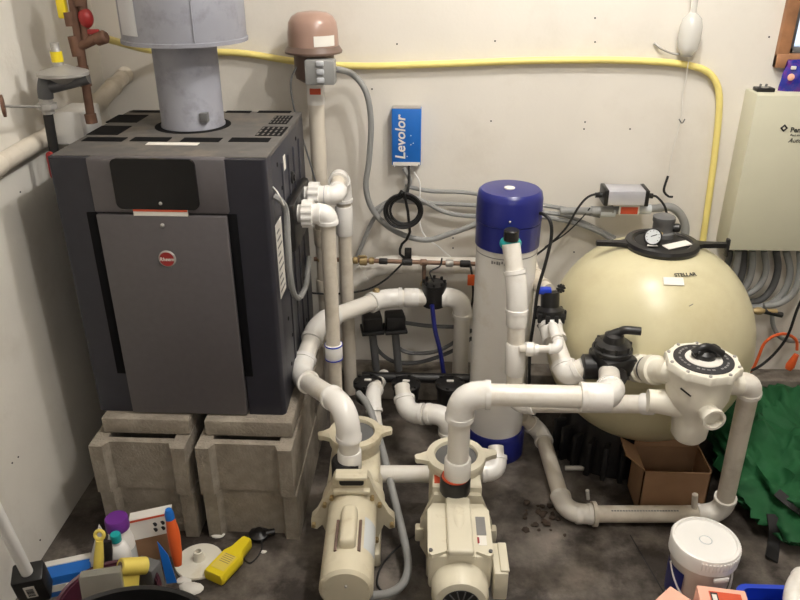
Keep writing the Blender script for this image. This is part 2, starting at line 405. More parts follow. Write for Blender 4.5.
# top plate with slots
tp = obj('top_plate', MB().box((X0+.004, Y0+.018, Z1-.013), (X1, Y1, Z1), .003), 'htop', H)
def slot(xa, ya, xb, yb): obj('vent_slot', MB().box((xa, ya, Z1-.002), (xb, yb, Z1+.0012)), 'hgap', tp)
def pslot(x0, y0, x1, y1):
    a, b = P((x0+x1)/2, y1, Z=Z1), P((x0+x1)/2, y0, Z=Z1)
    xa, xb = P(x0, (y0+y1)/2, Z=Z1).x, P(x1, (y0+y1)/2, Z=Z1).x
    slot(xa, a.y, xb, b.y); return xa, a.y, xb, b.y
for q in [(84, 137.5, 125, 141.5), (132, 137.5, 170, 141.5), (182, 138, 221, 142), (230, 138, 270, 142), (131, 110.5, 162, 112.5), (226, 111, 251, 113), (258, 111, 291, 113), (94, 126, 125, 135), (112, 115, 143, 122.5)]: pslot(*q)
for q in [(272, 116, 290, 124), (259, 127, 285, 136)]:
    xa, ya, xb, yb = pslot(*q)
    for i in range(5):
        for k in range(3):
            obj('vent_mesh_bar', MB().box((xa+(xb-xa)*(i+.15)/5, ya+(yb-ya)*(k+.1)/3, Z1+.0012), (xa+(xb-xa)*(i+.5)/5, ya+(yb-ya)*(k+.75)/3, Z1+.002)), 'htop', tp)
hl = obj('flue_opening', MB().lathe([(.106, 0), (.106, .0016)], (FX, FY-.004, Z1-.0005), n=40), 'hgap', tp)
ft = obj('top_label', MB().box((P(148, 143, Z=Z1).x, P(148, 145, Z=Z1).y, Z1), (P(200, 143, Z=Z1).x, P(148, 142.5, Z=Z1).y, Z1+.0012)), 'label', tp); ft['label'] = 'pale strip sticker'
# right side: hole row, labels, water flange
for i in range(9):
    z = 1.07-.075*i
    for yy in (1.88, 2.16):
        if (i, yy) in ((2, 2.16), (3, 2.16)): continue
        obj('side_hole', MB().cyl((X1-.002, yy+.04*(i % 2), z), (X1+.0012, yy+.04*(i % 2), z), .006, n=12), 'hgap', H)
for yy in (1.93, 2.02, 2.1, 2.19):
    obj('side_rib', MB().box((X1-.004, yy, .42), (X1+.004, yy+.018, 1.06), .0035), 'hside', H)
sl = obj('side_label', MB().box((X1-.001, 1.80, .72), (X1+.0015, 1.875, .93)), 'label', H); sl['label'] = 'white instruction sticker'
for i in range(9): obj('printed_line', MB().box((X1+.0012, 1.808, .735+i*.021), (X1+.002, 1.866-.012*(i % 3), .741+i*.021)), 'inkg', sl)
obj('side_label', MB().box((X1-.001, 1.905, .78), (X1+.0015, 1.925, .87)), 'label', H)
obj('side_label', MB().box((X1-.001, 1.96, 1.03), (X1+.0015, 1.985, 1.07)), 'label', H)
obj('water_header', MB().box((X1-.002, 1.93, .80), (X1+.028, 2.2, .945), .012), 'black', H)
obj('header_bolt', MB().lathe([(.018, 0), (.018, .006), (.01, .008), (.01, .012)], (X1+.002, 2.05, .985), (1, 0, 0), n=16), 'black', H)
rs = obj('side_sticker', MB().prism(rrect(X0-.014, P(42, 165, Y=1.80).z, .02, .07, .0095), .004, (0, 1.80, 0), (1, 0, 0), (0, 0, 1)), 'red', H); rs['label'] = 'oval red and white sticker'
# conduit elbow and loop hanging on the right side
cable('conduit_loop', None, None, [P(x, y, X=xx) for x, y, xx in [(274, 196, -.402), (281, 201, -.385), (286, 212, -.378), (288, 245, -.376), (290, 275, -.376), (294, 294, -.374), (300, 297, -.37), (306, 285, -.375), (308, 268, -.385), (309, 258, -.398)]], .0085, 'grey', parent=H)
cable('white_wire', None, None, [P(x, y, X=xx) for x, y, xx in [(273, 187, -.40), (278, 193, -.372), (284, 205, -.365)]], .002, 'white', parent=H)

# flue
fl = thing('flue_pipe', 'grey galvanised flue pipe rising from the heater top into a wide draft hood', 'flue pipe', (FX, FY, Z1))
obj('pipe', MB().lathe([(.0895, .001), (.0895, .006), (.087, .01), (.087, .26)], (FX, FY, Z1), n=40), 'galv', fl)
obj('inspection_tab', MB().box((FX+.045, FY-.083, Z1+.025), (FX+.066, FY-.06, Z1+.05), .002), 'greyd', fl)
hood = obj('draft_hood', MB().lathe([(.087, .235), (.162, .232), (.168, .229), (.168, .238), (.1645, .24), (.1645, .62), (.12, .70)], (FX+.006, FY, Z1), n=48, cap0=False), 'galv', fl)
obj('hood_seam', MB().box((FX+.075, FY-.1515, Z1+.24), (FX+.0775, FY-.145, Z1+.62)), 'galv', hood)
tpe = obj('foil_tape', MB().strip(.1655, .255, .37, math.radians(-143), math.radians(-117), (FX+.006, FY, Z1)), 'alu', hood); tpe['label'] = 'crinkled silver foil tape'

# ------------------------------------------------------------------ gas line on the left
GX = -.97
g = thing('gas_pipe', 'brown steel gas pipe with red handled valve and capped drip leg beside the flue', 'gas pipe', P(92, 122, Y=2.0))
gp = lambda x, y: P(x, y, Y=2.0)
obj('riser', MB().cyl(gp(68, -30), gp(91, 118), .0115, n=16), 'rust', g)
obj('branch_riser', MB().cyl(gp(80, -30), gp(86, 42), .0105, n=16), 'rust', g)
for a, b, r in [((74, 36), (79, 56), .0165), ((82, 66), (86, 86), .0155), ((90, 114), (92, 123), .0155), ((69, 12), (72, 26), .015), ((79, -2), (81, 6), .015)]:
    obj('threaded_fitting', MB().cyl(gp(*a), gp(*b), r, n=16), 'rust', g)
obj('tee_branch', MB().cyl(gp(78, 47), gp(99, 37), .013, n=16), 'rust', g)
obj('valve_body', MB().lathe([(.011, -.018), (.017, -.012), (.017, .012), (.011, .018)], gp(101, 38), (1, -.1, .3), n=16), 'rust', g)
o = obj('valve_handle', MB().box((-.02, -.006, -.006), (.014, .006, .007), .003, o=gp(94, 32)), 'red', g); o['label'] = 'small red lever handle'
o = obj('shutoff_valve', MB().sphere(gp(86, 18), .021, 14, (.9, .9, 1.2)), 'red', g); o['label'] = 'red valve body'
o = obj('gas_cock', MB().box((-.012, -.01, -.03), (.012, .01, .03), .005, o=gp(62, 6)), 'yelb', g); o['label'] = 'yellow valve handle'
r_ = thing('gas_regulator', 'silver disc gas regulator with yellow label next to the left wall', 'gas regulator', P(63, 74, Y=1.95))
rc = P(63, 73, Y=1.95)
obj('diaphragm_housing', MB().lathe([(.018, -.026), (.035, -.014), (.058, -.007), (.064, -.005), (.064, .003), (.058, .006), (.03, .014), (.016, .02)], rc, n=36), 'silver', r_)
obj('vent_stack', MB().lathe([(.014, 0), (.014, .04), (.011, .044), (.011, .058)], rc+V((-.008, 0, .016)), n=20), 'silver', r_)
o = obj('label_band', MB().lathe([(.0146, .012), (.0146, .038)], rc+V((-.008, 0, .016)), n=20), 'yelb', r_); o['label'] = 'yellow paper label'
obj('outlet_body', MB().tube(smooth_path([rc+V((.06, .01, -.012)), rc+V((0, 0, -.026)), rc+V((-.045, -.02, -.035))]), .017, 14), 'steel', r_)
ec = P(46, 84, Y=2.0)
bp = thing('heater_gas_line', 'black iron gas pipe with union dropping behind the heater corner from the regulator', 'gas pipe', P(58, 175, Y=2.0))
obj('elbow', MB().tube(smooth_path([rc+V((-.045, -.02, -.035)), P(46, 80, Y=1.94), P(45, 88, Y=1.93), P(46, 98, Y=1.93)], 5), .019, 16), 'steel', bp)
o = obj('union', MB().lathe([(.017, -.02), (.017, -.008), (.026, -.007), (.026, .007), (.018, .008), (.018, .02)], P(47, 106, Y=1.93), n=8), 'silver', bp)
obj('pipe', MB().cyl(P(47, 108, Y=1.93), P(58, 175, Y=1.93), .0125, n=16), 'ironb', bp)
vh = thing('tap_handle', 'round rusty tap handle on a thin rod at the left wall', 'tap', P(4, 108, Y=1.72))
obj('rod', MB().cyl(P(4, 106, Y=1.72), P(42, 107, Y=1.92), .0035, n=10), 'silver', vh)
obj('hand_wheel', MB().lathe([(.02, -.004), (.026, -.003), (.026, .003), (.02, .004)], P(3, 106, Y=1.72), (1, .5, 0), n=16), 'rust', vh)
# white waste pipe along the left wall and the white box on it
a0 = P(-40, 187, X=-1.073); a1 = P(92, 110, X=-1.073); a0 = a1+(a0-a1)*((a1.y+1.9)/(a1.y-a0.y))
pvc('wall_pipe', 'thick white pipe running along the left wall into the back wall', 'pipe', [a0, a1, P(108, 92, Y=2.36), P(126, 74, Y=2.5)], .0235, 'pvcold', 'pvcold', couplings=[(0, .86, .06), (2, .9, .03)], hub=1.15)
q0, q1 = P(57, 145, Y=2.03), P(80, 112, Y=2.03)
bx = MB().box((q0.x, 2.03, q0.z), (q1.x, 2.16, q1.z), .006)
solo('junction_box', 'small white plastic box between the left wall and the heater top', 'box', bx, 'white', ((q0.x+q1.x)/2, 2.09, q0.z))

# yellow gas hose
ys = [P(104, 38, Y=2.17), P(122, 43, Y=2.26), P(150, 50, Y=2.42)] + [P(x, y, Y=2.483) for x, y in [(185, 52), (240, 53), (300, 62), (360, 66), (440, 64), (520, 61), (600, 60), (660, 62), (692, 66), (709, 73), (718, 88), (719, 112), (714, 160), (708, 205), (703, 240)]]+[P(701, 262, Y=2.45)]
cable('gas_hose', 'long yellow hose running across the back wall and bending down near the panel', 'hose', ys, .0108, 'yellow', 6, n=12)

# ------------------------------------------------------------------ blower
BX, BY = -.372, 2.38
bl = thing('air_blower', 'brown domed air blower on a white standpipe against the back wall', 'air blower', (BX, BY, .03))
zt = P(313, 14, Y=BY).z
zk = P(313, 48, Y=BY).z
obj('dome', MB().lathe([(.078, 0), (.077, .045), (.073, .075), (.062, .092), (.045, .102), (.02, .106), (.002, .107)], (BX, BY, zk), n=36), 'brown', bl)
obj('skirt', MB().lathe([(.07, -.016), (.088, -.013), (.089, -.007), (.078, .008), (.07, .01)], (BX, BY, zk), n=36), 'brownd', bl)
obj('motor_neck', MB().lathe([(.03, -.105), (.058, -.088), (.062, -.075), (.062, -.01)], (BX, BY, zk), n=30), 'brownd', bl)
o = obj('dome_label', MB().strip(.0785, .012, .042, math.radians(-80), math.radians(-28), (BX, BY, zk)), 'label', bl); o['label'] = 'white paper sticker'
gb = obj('junction_box', MB().box((BX-.014, BY-.105, zk-.093), (BX+.075, BY-.05, zk-.022), .005), 'grey', bl)
for i in range(3): obj('toggle', MB().box((BX+.022, BY-.114, zk-.086+.024*i), (BX+.045, BY-.104, zk-.07+.024*i), .004), 'alu', gb)
zc = P(315, 104, Y=BY).z
pb = V((BX-.004, BY, .03))
obj('collar', MB().lathe([(.028, zc), (.028, zk-.1), (.024, zk-.095)], (BX, BY, 0), n=24), 'fit', bl)
o = obj('collar_label', MB().box((BX-.014, BY-.0295, zk-.135), (BX+.02, BY-.024, zk-.117)), 'olabel', bl); o['label'] = 'orange sticker'
obj('standpipe', MB().cyl((BX, BY, .03), (BX, BY, zc), .0255, n=24), 'pvcold', bl)
for z in (P(318, 236, Y=BY).z, P(318, 286, Y=BY).z, .25): obj('coupling', MB().lathe([(.029, -.03), (.031, -.026), (.031, .026), (.029, .03)], (BX, BY, z), n=24), 'pvcold', bl)
cable('power_lead', None, None, [(BX-.05, BY-.035, zk-.05), (BX-.068, BY-.05, zk-.1), (BX-.055, BY-.06, zk-.2), (BX-.02, BY-.04, zk-.36), (BX+.01, BY-.04, zk-.5)], .003, 'greyd', parent=bl)
cable('electric_conduit', 'thick grey flexible conduit looping down the back wall from the blower box', 'conduit', [(BX+.07, BY-.07, zk-.05)]+[P(x, y, Y=2.42) for x, y in [(352, 74), (366, 92), (371, 122), (369, 160), (366, 188), (374, 212), (395, 231), (425, 240), (455, 232), (486, 220)]], .0098, 'grey', 6, n=12)

# ------------------------------------------------------------------ blue box, coil, wall conduits
lx0, lx1 = -.137, -.04
bb = thing('controller_box', 'flat bright blue box with white lettering fixed to the back wall', 'control box', (-.09, 2.49, P(405, 166, Y=2.45).z))
z0, z1 = P(405, 166, Y=2.45).z, P(405, 109, Y=2.45).z
obj('case', MB().box((lx0, 2.455, z0), (lx1, 2.5, z1), .003), 'bluebox', bb)
obj('label_edge', MB().box((lx0+.004, 2.4535, z0), (lx1-.002, 2.456, z0+.012)), 'label', bb)
obj('top_edge', MB().box((lx0+.002, 2.456, z1-.003), (lx1-.002, 2.4995, z1+.0015)), 'silver', bb)
text('Levolor', .047, 'label', (lx0+.03, 2.4545, (z0+z1)/2), (0, 0, 1), (-1, 0, 0), bb, bold=.0008, shear=.15)
for dx, dz in [(.062, .10), (.07, .075), (.062, .07), (.05, .03)]: obj('speck', MB().box((lx0+dx, 2.4542, z0+dz), (lx0+dx+.003, 2.4552, z0+dz+.003)), 'label', bb)
for x, y in [(394, 168), (419, 167)]: obj('screw', MB().sphere(P(x, y-2, Y=2.453), .004, 8), 'silver', bb)
cp = []
for i in range(73):
    a = 2*PI*i/24-PI/2; rr = 15+(i//24-1)*2.0+.7*math.sin(i*.31)
    cp.append(P(404+rr*1.1*math.cos(a), 211+rr*math.sin(a), Y=2.40-.0003*i))
cp = [P(409, 166, Y=2.45), P(409, 182, Y=2.42), P(407, 194, Y=2.40)] + cp + [P(410, 232, Y=2.40), P(402, 244, Y=2.41), P(400, 254, Y=2.41), P(408, 259, Y=2.42), P(422, 264, Y=2.43)]
cable('cable_coil', 'coil of thin black cable hanging on the wall under the blue box', 'cable', cp, .0048, 'blackr', 2)
wires = [
 ('upper straight grey conduit along the back wall behind the blue cap', [(405, 186), (430, 191), (470, 193), (520, 202), (560, 208), (600, 216)], .0075, 2.465),
 ('middle straight grey conduit along the back wall behind the blue cap', [(392, 200), (420, 203), (470, 205), (530, 211), (570, 217), (615, 238)], .0075, 2.462),
 ('grey conduit sagging from the cable coil to the tall white tank', [(372, 212), (390, 201), (410, 197), (425, 202), (445, 212), (470, 216), (500, 216), (545, 217), (590, 228), (620, 245)], .0085, 2.448),
 ('dull grey conduit rising diagonally from the pipes to the cable coil', [(355, 262), (362, 245), (372, 222), (385, 205), (402, 193), (410, 182), (404, 168)], .0075, 2.44),
 ('pale thin cable hanging from the blue box down to the copper pipe', [(414, 172), (420, 185), (419, 215), (424, 235), (440, 248), (456, 262)], .003, 2.45),
 ('black cable draped from the white tank cap to the grey power supply', [(535, 256), (550, 244), (566, 228), (578, 208), (588, 197), (600, 193)], .004, 2.40),
 ('thin black lead under the grey power supply', [(545, 247), (565, 234), (580, 220), (590, 208)], .0025, 2.42),
]
for lab, px, r, Y in wires:
    cable('cable' if r < .006 else 'conduit', lab, 'cable' if r < .006 else 'conduit', [P(x, y, Y=Y) for x, y in px], r, 'grey' if r > .006 else ('white' if 'pale' in lab else 'blackr'), 6)
# conduits bundle low on the back wall, centre
for i, (lab, px) in enumerate([('upper grey conduit of the low bundle behind the black actuators', [(400, 322), (430, 326), (470, 327)]), ('second grey conduit sagging under the black actuators', [(374, 335), (378, 350), (395, 362), (420, 362), (450, 352), (472, 338)]), ('third grey conduit sagging under the black actuators', [(393, 333), (398, 347), (412, 353), (440, 350), (472, 330)])]):
    cable('conduit', lab, 'conduit', [P(x, y, Y=2.40-.02*i) for x, y in px], .0075, 'greyd', 6)

# ------------------------------------------------------------------ copper water line
YC = 2.37
cl = thing('copper_pipe', 'copper water line with brass valve along the back wall at tank cap height', 'pipe', P(318, 260, Y=YC))
ca, cb = P(314, 259, Y=YC), P(478, 264, Y=YC)
obj('pipe', MB().cyl(ca, cb, .008, n=14), 'copper', cl)
for x, w_, r, mt in [(322, 8, .0125, 'brass'), (356, 6, .0125, 'brass'), (364, 9, .017, 'brass'), (372, 6, .0125, 'brass'), (384, 10, .011, 'ironb'), (408, 12, .0125, 'ironb'), (424, 8, .012, 'copper'), (450, 9, .013, 'silver'), (466, 12, .0125, 'ironb')]:
    y = 259+(x-314)*.0305
    obj('fitting', MB().lathe([(r*.8, 0), (r, .003), (r, w_*.003-.003), (r*.8, w_*.003)], P(x-w_/2, y, Y=YC), cb-ca, n=10), mt, cl)
o = obj('valve_handle', MB().box((-.02, -.012, .014), (.01, -.004, .02), .002, o=P(364, 260, Y=YC)), 'brass', cl)
obj('drop', MB().cyl(P(424, 263, Y=YC), P(424, 284, Y=YC), .007, n=12), 'copper', cl)
obj('drop_fitting', MB().lathe([(.009, -.008), (.013, -.005), (.013, .005), (.009, .008)], P(424, 284, Y=YC), n=12), 'brass', cl)
cable('lead', None, None, [P(x, y, Y=2.33) for x, y in [(404, 262), (385, 280), (365, 290), (335, 294), (312, 293)]], .0035, 'blackr', parent=cl)
hg = obj('hanger_clip', MB().box((-.012, -.003, -.02), (.012, .012, .02), .003, o=P(408, 254, Y=2.40)), 'ironb', cl)
o = obj('hang_tag', MB().box((-.012, -.004, -.02), (.012, .004, .02), .003, o=P(471, 280, Y=2.33)), 'orange', cl); o['label'] = 'orange tag'
cable('tag_lead', None, None, [P(470, 264, Y=2.36), P(472, 275, Y=2.335), P(473, 295, Y=2.33), P(471, 310, Y=2.33)], .004, 'blackr', parent=cl)
pvc('back_pipe', 'white plastic pipe running level along the back wall behind the copper line', 'pipe', [P(345, 286, Y=2.40), P(372, 268, Y=2.42), P(390, 264, Y=2.43), P(490, 266, Y=2.43)], .0295, 'pvc', 'pvc', couplings=[(2, .2, .06)], hub=1.08)

# ------------------------------------------------------------------ heater water pipes with unions
un = [(1.995, .893), (2.13, .905)]
pa = V((-.268, 1.995, .875)); lowA = P(335, 408, Y=2.0)
def union(root, x0, y, z):
    mb = MB(); mb.lathe([(.026, -.03), (.026, .02)], (x0, y, z), (1, 0, 0), n=24)
    n = 48; u = [(.038+.0018*(1 if j % 4 < 2 else -1)) for j in range(n)]
    f = lambda x: [V((x, y+u[j]*math.cos(2*PI*j/n), z+u[j]*math.sin(2*PI*j/n))) for j in range(n)]
    mb.rings([f(x0+.004), f(x0+.034)])
    obj('union_nut', mb, 'fit', root)
    obj('union_tail', MB().lathe([(.029, .034), (.029, .05)], (x0, y, z), (1, 0, 0), n=24), 'fit', root)
    o = obj('primer_band', MB().lathe([(.0295, .05), (.0295, .055)], (x0, y, z), (1, 0, 0), n=24), 'blue', root); o['label'] = 'blue band of pipe primer'
hx = X1+.036
p1 = V((hx+.074, 1.985, .90))
A = pvc('heater_outlet_pipe', 'white pipe dropping from the front union nut on the heater side', 'pipe', [(hx+.035, 1.985, .90), p1, V((p1.x+.002, 1.985, .10))], .0215, 'pvcold', 'fit', bend=.04, hub=1.35)
union(A, hx, 1.985, .90)
zb = P(335, 351, Y=1.985).z
o = obj('coupling', MB().lathe([(.026, -.026), (.0275, -.023), (.0275, .023), (.026, .026)], (p1.x+.001, 1.985, zb), n=24), 'white', A)
for dz in (.023, -.024):
    q = obj('primer_band', MB().lathe([(.0281, -.002), (.0281, .002)], (p1.x+.001, 1.985, zb+dz), n=24), 'bluev', A); q['label'] = 'blue primer line'
p2 = V((hx+.085, 2.115, .912))
tB = P(339, 176, Y=2.25); bX = P(346, 250, Y=2.30).x
B = pvc('heater_inlet_pipe', 'white pipe from the rear heater union nut looping up then dropping', 'pipe', [(hx+.035, 2.115, .912), p2, tB, V((bX-.003, 2.30, tB.z-.055)), V((bX, 2.302, .10))], .023, 'pvcold', 'fit', couplings=[(3, .14, .10)], bend=.045, hub=1.25)
union(B, hx, 2.115, .912)

# ------------------------------------------------------------------ tall white tank with blue cap
TX, TY = .231, 2.13
tk = thing('water_treatment_tank', 'tall white cylindrical tank with glossy royal blue cap and blue foot', 'tank', (TX, TY, 0))
obj('column', MB().lathe([(.093, .02), (.093, .80)], (TX, TY, 0), n=44), 'fit', tk)
obj('cap', MB().lathe([(.0935, .766), (.097, .766), (.0975, .84), (.0955, .842), (.0985, .845), (.098, .912), (.094, .930), (.086, .937), (.02, .940), (.0, .940)], (TX, TY, 0), n=48), 'blue', tk)
o = obj('cap_plug', MB().lathe([(.016, .939), (.016, .943), (.012, .944)], (TX-.004, TY-.01, 0), n=20), 'label', tk); o['label'] = 'round pale centre button'
obj('foot', MB().lathe([(.102, .0), (.102, .09), (.097, .10), (.093, .10)], (TX, TY, 0), n=44), 'blue', tk)
obj('band_print', MB().lathe([(.0934, .745), (.0934, .748)], (TX, TY, 0), n=44, cap0=False, cap1=False), 'inkg', tk)
for i in range(12):
    a = -PI/2-.55+i*.085+random.uniform(-.01, .01)
    c = V((TX+.0935*math.cos(a), TY+.0935*math.sin(a), .735+random.uniform(-.003, .003)))
    obj('scribble_mark', MB().box((-.0025, -.0008, -.005), (.0025, .0008, random.uniform(0, .006)), R=Matrix.Rotation(a+PI/2, 3, 'Z'), o=c), 'inkg', tk)
obj('cap_screw', MB().sphere(P(510, 222, Y=TY-.1), .0035, 8), 'silver', tk)
cable('power_cord', None, None, [P(x, y, Y=Y) for x, y, Y in [(534, 212, 2.1), (545, 215, 2.06), (551, 224, 2.04), (551, 240, 2.04), (545, 265, 2.03), (538, 290, 2.02), (534, 320, 2.02), (530, 350, 2.04), (529, 395, 2.04)]], .005, 'blackr', parent=tk)
# outlet pipe from the cap, down the front and right to the multiport valve
vt = P(511, 243, Y=1.955)
o1 = P(516, 300, Y=1.92); o2 = P(514, 404, Y=1.87); o3 = P(664, 404, Y=1.70)
top = pvc('tank_outlet_pipe', 'white pipe from the teal tank cap fitting down to the cream valve', 'pipe', [vt+V((0, .0, -.002)), P(517.5, 292, Y=1.91), o2, o3], .0255, 'pvc', 'fit', couplings=[(1, .22, .05), (1, .58, .10), (2, .9, .035)], hub=1.17, bend=.05)
o = obj('teal_tee', MB().sphere(vt+V((0, .012, -.006)), .0285, 20, (1.1, .9, .8)), 'teal', top); o['label'] = 'teal glued fitting'
obj('black_plug', MB().lathe([(.0215, 0), (.0215, .028), (.019, .031)], vt+V((0, .004, .008)), n=24), 'black', top)
# small side branch
sp = P(520, 349, Y=1.86)
br = pvc('injector_branch', None, None, [sp, P(560, 349, Y=1.84), P(554, 329, Y=1.90), P(552, 325, Y=1.96)], .011, 'pvc', 'fit', root=top, hub=1.35)
obj('bushing', MB().lathe([(.021, 0), (.021, .02), (.017, .024), (.017, .035)], P(526, 349, Y=1.855), (1, -.1, 0), n=20), 'fit', top)

# ------------------------------------------------------------------ main big pipe from the left pump
PLx = P(350, 470, Y=1.645)
e1 = V((PLx.x, PLx.y, P(348, 408, Y=PLx.y).z))
e2 = P(299, 376, Y=1.90); e3 = P(318, 322, Y=2.09); e4 = P(384, 298, Y=2.32); e5 = P(463, 297, Y=2.33)
big = pvc('suction_pipe', 'thick white pipe zigzagging from the left pump up past the heater side', 'pipe', [V((PLx.x, PLx.y, .27)), e1, e2, e3, e4, e5, V((e5.x, e5.y, .16))], .0285, 'pvc', 'fit', couplings=[(0, .2, .06), (4, .35, .05)], hub=1.17, bend=[.085, .055, .06, .05, .06])
ck = obj('flow_switch', MB().lathe([(.03, -.046), (.04, -.04), (.041, .03), (.043, .031), (.043, .042), (.02, .047)], P(434, 294, Y=2.328), n=20), 'black', big); ck['label'] = 'black valve body on the pipe'
for i in range(8):
    a = 2*PI*i/8; c = P(434, 294, Y=2.328)+V((.036*math.cos(a), .036*math.sin(a), .04))
    obj('cap_bolt', MB().cyl(c, c+V((0, 0, .014)), .005, n=8), 'blackr', ck)
cable('lead', None, None, [P(434, 282, Y=2.32), P(430, 272, Y=2.33), P(440, 266, Y=2.35), P(442, 258, Y=2.36)], .003, 'blackr', parent=big)
obj('pipe_nipple', MB().lathe([(.007, 0), (.012, .006), (.012, .014), (.006, .02)], P(377, 293, Y=2.30), (-.2, -.3, 1), n=10), 'brass', big)
cable('blue_lanyard', 'blue webbing strap hanging from the black valve to the manifold', 'strap', [P(432, 305, Y=2.28), P(435, 330, Y=2.27), P(440, 350, Y=2.26), P(444, 376, Y=2.25)], .008, 'blue', 4)

# ------------------------------------------------------------------ actuators and floor valves
ax = [(372, 322, 'left'), (395, 321, 'right')]
for x, y, s in ax:
    c = P(x, y, Y=2.34)
    t = thing('valve_actuator', 'small black square actuator behind the pipes, the %s of two' % s, 'actuator', c+V((0, 0, -.035)))
    obj('housing', MB().box((-.034, -.034, -.022), (.034, .034, .03), .006, R=Matrix.Rotation(.2, 3, 'Z'), o=c), 'black', t)
    obj('base_flange', MB().box((-.04, -.038, -.036), (.04, .038, -.023), .003, R=Matrix.Rotation(.2, 3, 'Z'), o=c), 'blackr', t)
    obj('stem', MB().cyl(c+V((0, 0, -.036)), V((c.x+.012, c.y+.01, .17)), .014, n=14), 'greyd', t)
mf = thing('valve_manifold', 'row of three black valves on a black pipe low behind the pumps', 'valve manifold', P(410, 400, Y=2.17))
obj('cross_pipe', MB().cyl(P(362, 377, Y=2.2), P(474, 379, Y=2.2), .018, n=18), 'black', mf)
for x, y in [(368, 386), (406, 387), (450, 387)]:
    c = P(x, y, Y=2.14)
    v = obj('valve_body', MB().lathe([(.034, -.06), (.042, -.05), (.044, .0), (.05, .004), (.05, .016), (.04, .02)], c, n=24), 'black', mf)
    for i in range(6):
        a = 2*PI*i/6+.3; q = c+V((.042*math.cos(a), .042*math.sin(a), .016))
        obj('lid_screw', MB().cyl(q, q+V((0, 0, .008)), .006, n=8), 'blackr', v)
    o = obj('position_mark', MB().box((-.012, -.004, .021), (.012, .006, .027), .002, o=c), 'label', v)
pvc('valve_outlet_pipe', 'short white pipe stub standing open behind the left floor valve', 'pipe', [P(384, 375, Y=2.26), P(372, 395, Y=2.05), P(377, 432, Y=1.96)], .021, 'pvc', 'fit', hub=1.25)
pvc('valve_feed_pipe', 'white pipe from the middle floor valve turning right behind the tall elbow', 'pipe', [P(402, 386, Y=2.12), P(407, 414, Y=2.03), P(449, 414, Y=1.99), P(449, 470, Y=1.99)], .0265, 'pvc', 'fit', hub=1.27, couplings=[(1, .55, .03)])

# ------------------------------------------------------------------ pumps (built facing -Y, motor towards the viewer)
def bolt(mb, c, r=.006, d=(0, -1, 0), L=.01): mb.cyl(V(c), V(c)+V(d)*L, r, n=8)
def ring_lid(t, cy, z, r, mat_, earr):
    # strainer pot with clamp ring, two ears and a grey clear lid
    obj('strainer_pot', MB().lathe([(r*.92, .03), (r, .05), (r, z-.03), (r*1.08, z-.028), (r*1.08, z-.012)], (0, cy, 0), n=40), mat_, t, world=False)
    ring = MB().lathe([(r*.8, z-.012), (r*1.12, z-.012), (r*1.14, z-.002), (r*1.1, z+.006), (r*.82, z+.008), (r*.78, z+.002), (r*.78, z-.012)], (0, cy, 0), n=40, cap0=False, cap1=False)
    for s in (-1, 1):
        pl = [(s*r*1.04, -.024), (s*(earr-.016), -.014), (s*(earr-.004), -.012), (s*earr, -.006), (s*earr, .006), (s*(earr-.004), .012), (s*(earr-.016), .014), (s*r*1.04, .024)]
        if s > 0: pl = pl[::-1]
        R = Matrix.Rotation(.1, 3, 'Z')
        ring.prism([(x*math.cos(.12)-y*math.sin(.12), x*math.sin(.12)+y*math.cos(.12)) for x, y in pl], .014, (0, cy, z-.009))
    obj('clamp_ring', ring, mat_, t, world=False)
    obj('strainer_lid', MB().lathe([(r*.8, z-.012), (r*.8, z-.002), (r*.5, z+.001), (.001, z+.002)], (0, cy, 0), n=36), 'greyd', t, world=False)
# left pump
L0 = P(345, 573, Z=.25)
pl = thing('pool_pump', 'beige pool pump with round motor can on the floor, the left of the two', 'pump', (L0.x, L0.y, 0), math.radians(2.6))
az, mr = .187, .066
obj('motor_can', MB().lathe([(.03, .0), (.058, .002), (mr, .01), (mr, .04), (mr*.985, .045), (mr, .05), (mr*1.01, .285)], (0, 0, az), (0, 1, 0), n=44), 'beige', pl, world=False)
cov = obj('capacitor_cover', MB().box((-.021, .075, az+.045), (.021, .21, az+.092), .014, 3), 'beige', pl, world=False)
sk = MB(); sk.box((-.033, .072, az+.045), (-.025, .18, az+.064), .002); sk.box((.025, .072, az+.045), (.033, .18, az+.064), .002); obj('cover_slot', sk, 'brownd', pl, world=False)
o = obj('shaft_screw', MB().sphere((0.001, -.0005, az+.02), .004, 10), 'silver', pl, world=False)
o = obj('motor_label', MB().lathe([(mr*1.015, .09), (mr*1.015, .20), (mr*1.02, .20), (mr*1.02, .09)], (0, 0, az), (0, 1, 0), n=60, cap0=False, cap1=False), 'lens', pl, world=False); o['label'] = 'silver blue data plate'
b2 = bmesh.new(); b2.from_mesh(o.data)
kill = [f for f in b2.faces if not (math.radians(12) < math.atan2(f.calc_center_median().z-az, f.calc_center_median().x) < math.radians(52))]
bmesh.ops.delete(b2, geom=kill, context='FACES'); b2.to_mesh(o.data); b2.free()
fp = [(-.043, .122), (.043, .122), (.05, .112), (.062, .072), (.102, -.01), (.118, -.028), (.12, -.06), (.104, -.066), (.088, -.05), (.07, -.10), (.05, -.187), (-.05, -.187), (-.07, -.10), (-.088, -.05), (-.104, -.066), (-.12, -.06), (-.118, -.028), (-.102, -.01), (-.062, .072), (-.05, .112)]
obj('mounting_bracket', MB().prism([(x*.97, z) for x, z in fp], .026, (0, .31, az), (1, 0, 0), (0, 0, 1)), 'beige', pl, world=False)
obj('handle_slot', MB().prism(rrect(0, az+.098, .066, .02, .008), .002, (0, .2845, 0), (1, 0, 0), (0, 0, 1)), 'blackr', pl, world=False)
hnd = MB(); hnd.box((-.05, .268, az+.068), (.05, .29, az+.08), .004); hnd.box((-.043, .27, az+.112), (.043, .29, az+.124), .004)
obj('bracket_handle', hnd, 'beige', pl, world=False)
